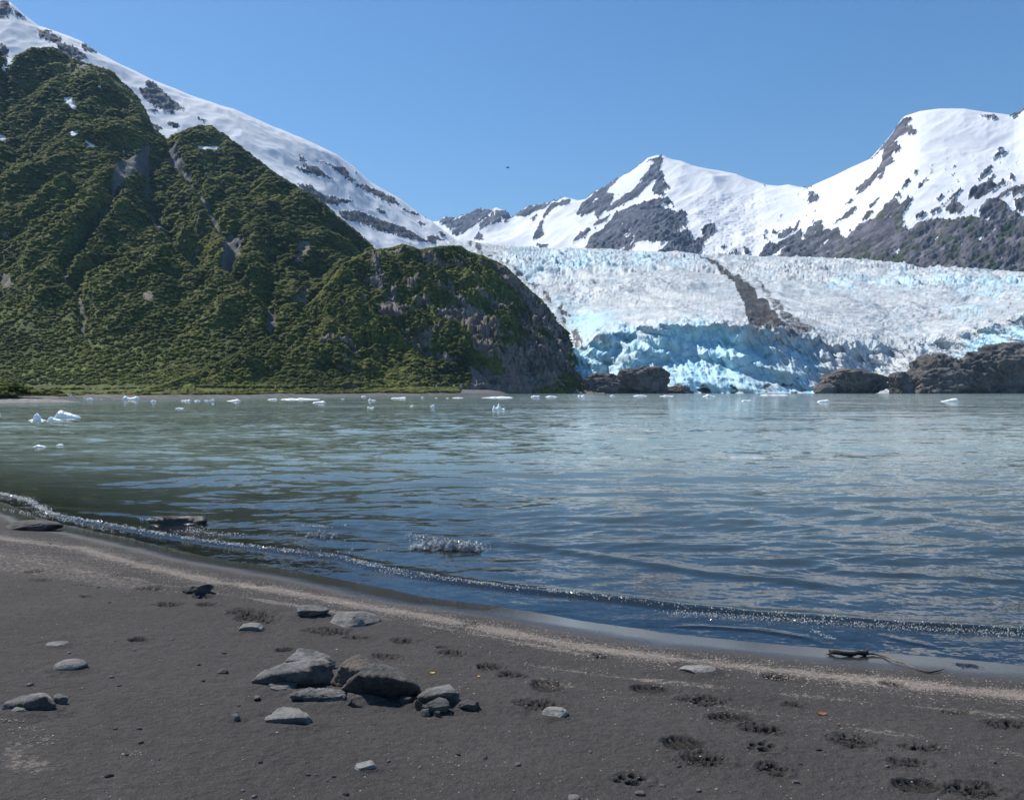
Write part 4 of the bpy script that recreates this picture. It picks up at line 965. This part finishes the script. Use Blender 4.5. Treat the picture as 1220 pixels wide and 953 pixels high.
rock('small_rock', 500,513,844,853, 'tiny stone at the foot of the small lumpy rock', 'grey', 50, .8, .2)
rock('small_rock', 516,525,847,854, 'tiny dark stone in front of the small lumpy rock', 'dark', 51, .8, .2)
rock('low_rock', 405,465,825,842, 'low sand covered stone under the dark boulder', 'dark', 52, .6, .55)
# --- left
rock('small_rock', 58,79,826,839, 'small round stone touching the grey rock at the left edge', 'grey', 74, .8, .3)
rock('small_rock', 7,32,841,851, 'pale yellowish chip at the front of the grey rock at the left edge', 'pale', 75, .6, .3)
rock('round_rock', 57,97,784,801, 'smooth pale oval stone lying alone on the left sand', 'pale', 80, .8, .35, cuts=1, box=0, low=.08, rough=.03)
rock('flat_rock', 50,79,763,771, 'flat half buried stone behind the smooth oval stone', 'pale', 81, .8, .4, cuts=3)
rock('rock', 345,389,719,736, 'grey rock near the wrack line, left of the cracked slab', 'grey', 85, .8, .25, (0,-6,0))
rock('flat_rock', 278,312,741,753, 'flat pale stone halfway between water line and cluster', 'pale', 86, .8, .4, cuts=4)
rock('flat_rock', 385,448,726,748, 'wide cracked pale slab nearly buried beside the wrack line', 'pale', 87, .9, .6, cuts=5)
rock('rock', 214,248,694,709, 'small dark rock on the pale wrack band', 'dark', 90, .9, .25, rough=.3)
rock('flat_rock', 0,66,619,632, 'low flat dark rock at the left edge beside the waterline', 'dark', 91, .5, .35, cuts=4)
rock('flat_stone', 420,447,907,919, 'flat white stone alone in the front of the beach', 'white', 95, .8, .5, cuts=4)
rock('rounded_stone', 646,677,842,856, 'pale rounded stone between footprints in the middle', 'white', 96, .8, .4, cuts=3)
rock('flat_stone', 811,857,793,804, 'flat pale slab of stone on the wrack band right of the middle', 'white', 97, .6, .5, cuts=4)
rock('small_rock', 271,285,850,858, 'tiny layered stone left of the angular block', 'grey', 98, .8, .3)
rock('wet_rock', 170,240,612,635, 'black wet rock standing in the shallow water at the left', 'wet', 101, .55, .3, (0,6,0), rough=.2)
rock('wet_rock', 240,264,627,634, 'small wet stone just right of the black wet rock', 'wet', 102, .6, .3, rough=.2)
rock('wet_rock', 455,491,673,683, 'low black rock in the breaking wave', 'wet', 103, .6, .3, rough=.3)
# pebbles, built once and copied
peb = []
for k in range(6):
    V, Fc = rock_mesh(200+k, 3, 4, .08, .3)
    peb.append(mesh_np('pebble', V*np.array([1, .8, .5]), Fc, [MR['grey'], MR['pale'], MR['dark'], MR['white'], MR['grey'], MR['dark']][k]))
spots = [(133,807,7,3),(137,868,6,0),(166,868,7,0),(168,885,7,2),(151,899,6,2),(130,925,11,2),(188,905,6,0),(209,846,3,3),(213,859,3,3),(160,775,4,3),(190,787,4,3),(267,778,7,0),(285,840,5,0),(240,840,5,3),(36,816,9,3),(82,778,5,3),(142,817,6,0),
 (237,792,6,2),(242,811,5,2),(265,801,14,0),(306,832,10,1),(310,908,6,2),(367,923,7,0),(398,925,7,0),(376,923,6,0),(412,946,9,2),(415,872,4,3),(546,899,6,2),(578,903,6,2),(494,926,4,3),(500,914,5,3),(463,907,6,1),(303,949,8,3),(289,942,6,1),(390,930,4,1),
 (578,904,4,2),(617,911,9,1),(703,896,6,1),(684,952,16,3),(762,946,12,1),(789,936,7,1),(832,942,8,1),(808,913,8,5),(763,882,3,3),(677,878,3,3),(608,865,3,3),(1057,913,6,3),(948,932,8,1),(953,910,6,2),(975,893,8,5),(1182,908,10,0),(1193,878,4,3),(607,776,5,0),(137,764,3,5),(117,700,6,5),(130,718,5,5),(60,648,4,5),(66,652,3,5),(268,730,4,3),(205,762,4,3),(98,820,4,3)]
first = [True]*6
for k, (px_, py_, w_, kk) in enumerate(spots):
    if first[kk]: o = peb[kk]; first[kk] = False
    else: o = peb[kk].copy(); COL.objects.link(o)
    gx, gy, gz = hit(px_, py_); sz_ = w_/F*gy/2
    o.location = (gx, gy, gz+sz_*.18); o.scale = (sz_, sz_, sz_); o.rotation_euler = (r.normal(0, .1), r.normal(0, .1), r.random()*6.28)
    tag(o, ['small grey pebble lying loose on the dark sand', 'small pale pebble lying loose on the dark sand', 'small dark pebble lying loose on the dark sand', 'little white pebble lying loose on the dark sand', '', 'small blackish pebble half sunk in the dark sand'][kk], 'pebble', group=['grey pebbles on the sand', 'pale pebbles on the sand', 'dark pebbles on the sand', 'white pebbles on the sand', '', 'blackish pebbles on the sand'][kk])
for kk in range(6):
    if first[kk]: bpy.data.objects.remove(peb[kk])

# --- rock outcrops at the foot of the glacier
def crag(x0, x1, y0, y1, label, seed, Y, depth=.7, **k):
    k.setdefault('rough', .5); k.setdefault('low', .35)
    return rock('rock_outcrop', x0, x1, y0, y1, label, 'crag', seed, depth, .3, sub=6, Y=Y, **k)
crag(610,700,444,470, 'low dark ledge sloping down beside the left corner of the glacier', 301, 905, .5)
crag(655,770,450,470, 'low dark slab of rock along the water under the left ice front', 302, 900, .45)
crag(690,745,444,469, 'broken dark rocks under the left end of the ice front', 305, 925, .5, cuts=12)
crag(733,806,436,470, 'brown boulder shaped outcrop in front of the blue ice', 303, 900, .7, cuts=10)
crag(790,830,460,470, 'small dark rock at the water right of the brown outcrop', 306, 930, .6)
crag(984,1070,438,470, 'rounded dark outcrop in the gap of the glacier front', 310, 915, .8, cuts=5)
crag(972,1000,457,470, 'small broken rock left of the rounded outcrop', 311, 912, .8)
crag(1066,1110,443,470, 'steep dark rock between the rounded outcrop and the big slabs', 312, 935, .8)
crag(1086,1175,438,470, 'smooth domed slab in front of the big slabs at the right', 313, 915, .7, cuts=5)
crag(1100,1200,419,470, 'grey slab rising behind the smooth domed slab', 314, 985, .7, cuts=8)
crag(1150,1290,406,470, 'tall grey slabs at the right end of the glacier front', 315, 960, .6, cuts=9)
crag(1240,1420,380,470, 'high dark rock wall beyond the tall grey slabs', 316, 990, .6, cuts=9)

# --- floating ice
def mat_berg():
    t = NT('white_floating_ice'); p = t.objpos()
    c = t.mix(t.rng(t.noise(p, .9, 4, .6), .35, .65), (.74, .80, .83), (.88, .90, .91))
    return t.done(c, .35, t.bump(t.noise(p, 3, 5, .65), .15, .5), .4)
M_berg = mat_berg()
def berg(x0, x1, y0, y1, label, seed, shape=None, group=None, low=.35):
    cx = (x0+x1)/2; Y = H*F/(y1-HY); X = (cx-CX)/F*Y; wd = (x1-x0)/F*Y*.92; hg = (y1-y0)/F*Y*.8
    rr = np.random.default_rng(seed)
    if shape is None: shape = list(np.clip(.35+.65*rr.random(rr.integers(4, 8)), 0, 1))
    if shape:                                    # profile heights 0..1 across the width
        u = np.linspace(-1, 1, 41); v = np.linspace(-1, 1, 17); U, Vv = np.meshgrid(u, v)
        prof = np.interp(U, np.linspace(-1, 1, len(shape)), shape)
        Zt = prof*np.clip(1-np.abs(Vv)**3, 0, 1)**.6*(1+.25*fbm(U*3+seed, Vv*2, 3))
        Zt *= (1-np.abs(U)**8)
        Xg = U*wd/2*(1+.05*fbm(U*4, Vv*4+seed, 2)); Yg = Vv*wd*.22*(.7+.5*prof)
        Zg = Zt*hg/max(Zt.max(), .1) - .05*hg
        n = U.size
        top = np.stack([Xg, Yg, Zg], -1).reshape(-1, 3); bot = top.copy(); bot[:, 2] = -hg*.35; bot[:, :2] *= .8
        f1 = grid_faces(17, 41); f2 = f1[:, ::-1]+n
        i = np.arange(n).reshape(17, 41); ring = np.r_[i[0, :], i[1:, -1], i[-1, -2::-1], i[-2:0:-1, 0]]
        rn = np.roll(ring, -1); f3 = np.stack([ring, ring+n, rn+n, rn], 1)
        o = mesh_np('iceberg', np.r_[top, bot], np.r_[f1, f2, f3], M_berg, smooth=False)
    else:
        V, Fc = rock_mesh(seed, 3, 9, .25, .4, low)
        V = V*np.array([wd/2, wd*.3, hg*.72]); V[:, 2] += hg*.28
        o = mesh_np('iceberg', V, Fc, M_berg, smooth=False)
    o.location = (X, Y, 0); tag(o, label, 'iceberg', group=group); return o
berg(33,56,489.5,501, 'white ice lump with an upright tower near the left shore', 1, [.12,.14,.2,.2,.9,1,.75,.3,.2,.15,.1])
berg(56,75,494,502, 'small sloping ice piece between the tower and the big slab', 2, [.2,1,.9,.6,.5,.45,.3])
berg(63,96,486,497.5, 'large smooth white ice slab tilting down to the right near the left shore', 3, [.2,.35,1,.95,.85,.7,.6,.45,.4,.3])
berg(40,55,529,532.5, 'nearly sunken pale ice piece left of its pair in the near water', 4, [.3,.9,.6,.3])
berg(67,76,528.5,531, 'tiny sunken ice piece right of its pair in the near water', 5, [.4,1,.6])
berg(146,167,470,476, 'white ice block with a raised left end stranded by the gravel shore', 6, [1,.95,.5,.45,.6,.9,.5])
berg(80,87,465.5,475.5, 'white ice bit stranded near the tip of the bushy gravel point', 7)
berg(179,186.5,475.7,479, 'small rounded ice piece below the stranded block', 8)
berg(103,111,473,477, 'small ice cap off the gravel shore, left of the stranded block', 9)
berg(119,122,474.5,476.3, 'speck of ice just left of the stranded block', 10)
berg(39,47,474.6,479.3, 'pale ice lump off the gravel point', 12)
berg(56,62.5,475,478, 'small ice lump right of the pale lump off the gravel point', 13)
berg(-4,1.5,491,495.5, 'ice piece cut by the left edge of the view', 14)
berg(216,228,475.4,478, 'flat ice piece, first of the row below the green flat', 15)
berg(231,239,475.4,478.2, 'peaked ice piece, second of the row below the green flat', 16)
berg(243,249,475.6,478, 'low ice bit, third of the row below the green flat', 17)
berg(249,256,474.2,477.6, 'two tipped ice bit, fourth of the row below the green flat', 18)
berg(269,287,474.6,478, 'long ice piece rising to the right, end of the row below the green flat', 19, [.15,.25,.5,.7,1,.9])
berg(209,219.5,485,487, 'thin white ice strip floating alone in the left water', 20)
berg(252,255.5,480.2,481.6, 'speck of ice alone between the shore row and the thin strip', 21)
berg(318,331,474.2,476.4, 'thin ice strip left of the longest strip', 22)
berg(333,383,473.2,476, 'longest thin strip of white ice under the green slope', 23, [.4,.7,.5,.8,.6,.4,1,.7,.6,.5,.4,.5,.3])
berg(372,388.5,477,480, 'flat white floe just in front of the longest strip', 24, [.3,.5,.6,.7,1])
berg(406,410.5,474,475.8, 'ice crumb right of the flat white floe', 25)
berg(430,437,470.6,473, 'small white ice cap close to the shore under the spur', 26)
berg(438,448.5,473.6,477.7, 'low white ice block with a knob in front of the spur', 27, [.5,1,.5,.5,.4])
berg(437,446,484,486, 'thin ice sliver alone in open water below the spur', 28)
berg(465,485,472.3,475, 'flat ice floe under the middle of the spur', 29, [.5,.6,.5,.6,.7,1])
berg(488,493,482,484, 'ice speck left of the small tilted piece', 30)
berg(501,506,472,474.3, 'small ice knob right of the flat floe under the spur', 31)
berg(512,518.5,480,485, 'small tilted ice piece in open water left of the three tipped berg', 32, [.4,.4,.7,1])
berg(518,521.5,473,474.6, 'ice speck under the rocky end of the spur, leftmost', 33)
berg(531,535,473,474.5, 'ice speck under the rocky end of the spur, between the leftmost and the strip', 34)
berg(538,553,473,474.2, 'faint thin ice strip under the rocky end of the spur', 35)
berg(571,613,471.6,474, 'long low ice strip at the right foot of the spur', 36, [.3,.3,.4,.5,.8,.6,.9,.8,.7,.8,.6])
berg(586,602.5,477,489, 'white iceberg with three tips in the middle of the lake', 37, [.8,.75,.35,.5,1,.6,.3,.35,.8])
berg(632,644,470.4,473.4, 'rounded ice piece below the low dark ledge', 38)
berg(649,665,470.6,473.2, 'broad ice piece right of the rounded one below the dark ledge', 39, [.4,.7,1,.7,.6,.4])
berg(688,698,470,472.6, 'ice piece near the left corner of the ice front', 40)
berg(726,733,469.8,472, 'small ice bit before the brown outcrop', 41)
berg(754,772,470,472, 'thin ice strip right in front of the brown outcrop', 42)
berg(785,803,470,472.2, 'thin ice strip between the brown outcrop and the blue ice', 43)
berg(836,853,468.7,472.6, 'ragged ice piece floating before the blue ice front', 44, [.3,.5,1,.7,.4,.5])
berg(883,897,476,478.2, 'nearly sunken floe in open water before the ice front', 45)
berg(973,990,475,479, 'low white floe left of the rightmost floe', 46, [.4,.7,.8,1,.6])
berg(1120,1142,473,478.5, 'pointed low white floe, rightmost in the lake', 47, [.2,.3,.5,.7,.9,1])
berg(905,940,469.4,471.2, 'thin line of ice rubble at the foot of the blue front', 48, [.5,1,.4,.7,.5,.9,.4])

# --- clear ice chunks in the shallows
def mat_clear():
    t = NT('clear_melting_ice'); p = t.objpos()
    return t.done((.80, .85, .88), t.rng(t.noise(p, 30, 3), .3, .7, .04, .3), t.bump(t.noise(p, 40, 4, .7), .02, .8), .8, Transmission_Weight=.85, IOR=1.31)
M_clear = mat_clear()
def clear_ice(x0, x1, y0, y1, label, seed, n):
    gx, gy, _ = gp((x0+x1)/2, y1, 0); root = None; wd = (x1-x0)/F*gy; hg = (y1-y0)/F*gy*.8
    rr = np.random.default_rng(seed); Vs, Fs, k = [], [], 0
    n *= 9
    for i in range(n):
        V, Fc = rock_mesh(seed*50+i, 2, 7, .4, .5, .5)
        u = rr.uniform(-1, 1); h = hg*(.12+.62*rr.random()**2)*(1-.5*u*u)
        V = V*np.array([wd*.018+.035*rr.random(), .02+.05*rr.random(), h*.5]) + np.array([u*wd*.48, rr.normal(0, .05)-u*wd*.10, h*.35])
        Vs.append(V); Fs.append(Fc+k); k += len(V)
    o = mesh_np('clear_ice_chunk', np.concatenate(Vs), np.concatenate(Fs), M_clear, smooth=False)
    o.location = (gx, gy+.08, 0); tag(o, label, 'ice chunk'); return o
clear_ice(362,402,621,641, 'shorter clear ice chunk glinting in the shallows', 5, 6)
clear_ice(402,414,621,628, 'tiny clear ice bit beside the shorter clear chunk', 6, 2)
clear_ice(487,577,630,656, 'long jagged clear ice chunk glinting in the shallows', 7, 13)

# --- driftwood
def tube(pts, rad, seg=10, seed=0):
    pts = [Vector(p) for p in pts]; V, Fc = [], []
    # resample
    P2, R2 = [], []
    for i in range(len(pts)-1):
        for k in range(5):
            t = k/5; P2.append(pts[i].lerp(pts[i+1], t)); R2.append(rad[i]*(1-t)+rad[i+1]*t)
    P2.append(pts[-1]); R2.append(rad[-1])
    for i, p in enumerate(P2):
        d_ = (P2[min(i+1, len(P2)-1)]-P2[max(i-1, 0)]).normalized(); a = d_.cross(Vector((0, 0, 1))).normalized(); b = d_.cross(a)
        jo = mnoise.noise_vector(p*14)*R2[i]*.8
        for s in range(seg):
            an = 6.283*s/seg; q = R2[i]*(1+.28*mnoise.noise(Vector((math.cos(an)*1.5, math.sin(an)*1.5, i*.5+seed))))
            V.append(p+jo+a*math.cos(an)*q+b*math.sin(an)*q)
    for i in range(len(P2)-1):
        for s in range(seg):
            s2 = (s+1) % seg; Fc.append((i*seg+s, i*seg+s2, (i+1)*seg+s2, (i+1)*seg+s))
    n = len(V); V.append(P2[0]); V.append(P2[-1])
    Fq = [f for f in Fc]
    caps = [(n, s, (s+1) % seg, (s+1) % seg) for s in range(seg)]
    return np.array([v[:] for v in V]), np.array(Fq), None
def lift(l, h): 
    out = []
    for px_, py_ in l:
        x, y, z = hit(px_, py_); out.append((x, y, z+h))
    return out
Dz = lambda *a: conv(960, 740, 4.69, a)
M_wood_d = mat_rock('wet_bark', (.014, .012, .011), (.045, .036, .030), sc=30)
M_wood_l = mat_rock('bleached_twig', (.10, .07, .05), (.30, .23, .17), sc=30)
root = bpy.data.objects.new('driftwood', None); COL.objects.link(root)
tag(root, 'dark broken branch with a thin pale end at the edge of the swash', 'driftwood')
main = lift(Dz((130,178),(160,190),(220,196),(280,195),(330,192),(350,190)), .02)
ox = Vector(main[0]); root.location = ox
def rel(l): return [tuple(Vector(p)-ox) for p in l]
V, Fc, _ = tube(rel(main), [.010, .016, .017, .016, .019, .008]); mesh_np('branch', V, Fc, M_wood_d, parent=root)
V, Fc, _ = tube(rel(lift(Dz((335,192),(380,190),(440,200),(500,232),(550,246),(620,275),(680,292)), .014)), [.009, .008, .007, .006, .006, .005, .003]); mesh_np('thin_branch', V, Fc, M_wood_l, parent=root)
st = Vector(main[-2]); V, Fc, _ = tube(rel([tuple(st), tuple(st+Vector((.018, 0, .022))), tuple(st+Vector((.030, .0, .034)))]), [.010, .006, .002], seed=4); mesh_np('twig', V, Fc, M_wood_l, parent=root)
V, Fc, _ = tube(rel(lift(Dz((640,285),(690,296),(730,290),(775,275)), .012)), [.003, .006, .005, .002], seed=7); mesh_np('twig', V, Fc, M_wood_d, parent=root)
V, Fc, _ = tube(rel(lift(Dz((115,196),(140,190),(160,188)), .012)), [.003, .006, .008], seed=9); mesh_np('twig', V, Fc, M_wood_d, parent=root)

# --- leaves
M_leaf = plain('yellow_leaf', (.62, .36, .03), .6); M_leaf2 = plain('orange_leaf', (.22, .080, .035), .7)
def leaf(px_, py_, w_, label, mat, rz):
    gx, gy, gz = hit(px_, py_); s = w_/F*gy/2; n = 9; V = []; Fc = []
    for i in range(n):
        t = i/(n-1)*2-1; wdt = .5*(1-t*t)**.7+.02
        for j in (-1, 0, 1): V.append((t*s, j*wdt*s, .003+s*(.10*t*t+.14*abs(j))))
    for i in range(n-1):
        for j in (0, 1): a = i*3+j; Fc.append((a, a+1, a+4, a+3))
    m = len(V); V += [(x, y, z-.0012) for x, y, z in V]; Fc += [tuple(q+m for q in f[::-1]) for f in Fc]
    o = mesh_np('leaf', np.array(V), np.array(Fc), mat); o.location = (gx, gy, gz); o.rotation_euler = (.08, .05, rz); tag(o, label, 'leaf')
leaf(515,802,7, 'bright yellow leaf on the sand behind the medium rock', M_leaf, .4)
leaf(570,806,5, 'yellow orange leaf standing up right of the rock cluster', M_leaf, 1.3)
leaf(401,774,4, 'tiny yellow leaf behind the upright brown stone', M_leaf, 2.2)
leaf(979,851,13, 'rust orange leaf fragment on the right side of the beach', M_leaf2, .1)
leaf(999,863,6, 'small orange leaf bit below the rust orange fragment', M_leaf2, 1)

# --- bird
def bird():
    Y = 120.; x = (605-CX)/F*Y; z = zy(200, Y)
    V, Fc = ico(2); V = V*np.array([.26, .075, .075]); V[:, 1:] *= (1-.6*np.clip(np.abs(V[:, 0:1])/.3, 0, 1)**2)
    b = mesh_np('bird', V, Fc, plain('dark_feather', (.05, .05, .055), .7)); b.location = (x, Y, z); b.rotation_euler = (0, R(-10), R(25))
    tag(b, 'small dark bird flying high over the lake', 'bird')
    for s in (-1, 1):
        W = []; q = []
        for i in range(7):
            t = i/6; c = .12*(1-t)**.6+.01; yy = s*t*.42; zz = .10*math.sin(t*2.2)+.02
            W += [(c*.7-.05*t, yy, zz), (-c-.05*t, yy, zz), (-c-.05*t, yy, zz-.012), (c*.7-.05*t, yy, zz-.012)]
        for i in range(6):
            for j in range(4): a = i*4+j; a2 = i*4+(j+1) % 4; q.append((a, a2, a2+4, a+4))
        mesh_np('wing', np.array(W), np.array(q), plain('dark_wing', (.04, .04, .045), .7), parent=b)
bird()

# ================================================================== HAZE
HZ = True
if HZ:
    x0, x1, yA, yB, z0, z1 = -9000, 9000, -1500, 10500, -9, 2600
    V = np.array([(x0,yA,z0),(x1,yA,z0),(x1,yB,z0),(x0,yB,z0),(x0,yA,z1),(x1,yA,z1),(x1,yB,z1),(x0,yB,z1)], float)
    Fc = np.array([(0,3,2,1),(4,5,6,7),(0,1,5,4),(1,2,6,5),(2,3,7,6),(3,0,4,7)])
    m = bpy.data.materials.new('thin_air_haze'); m.use_nodes = True; nt = m.node_tree; nt.nodes.remove(nt.nodes['Principled BSDF'])
    v = nt.nodes.new('ShaderNodeVolumePrincipled'); v.inputs['Color'].default_value = (.34, .62, 1, 1); v.inputs['Density'].default_value = 3.4e-5; v.inputs['Anisotropy'].default_value = .1
    nt.links.new(v.outputs[0], nt.nodes['Material Output'].inputs['Volume'])
    o = mesh_np('haze', V, Fc, m, smooth=False); tag(o, 'thin blue air haze over the lake and mountains', 'haze', 'stuff')
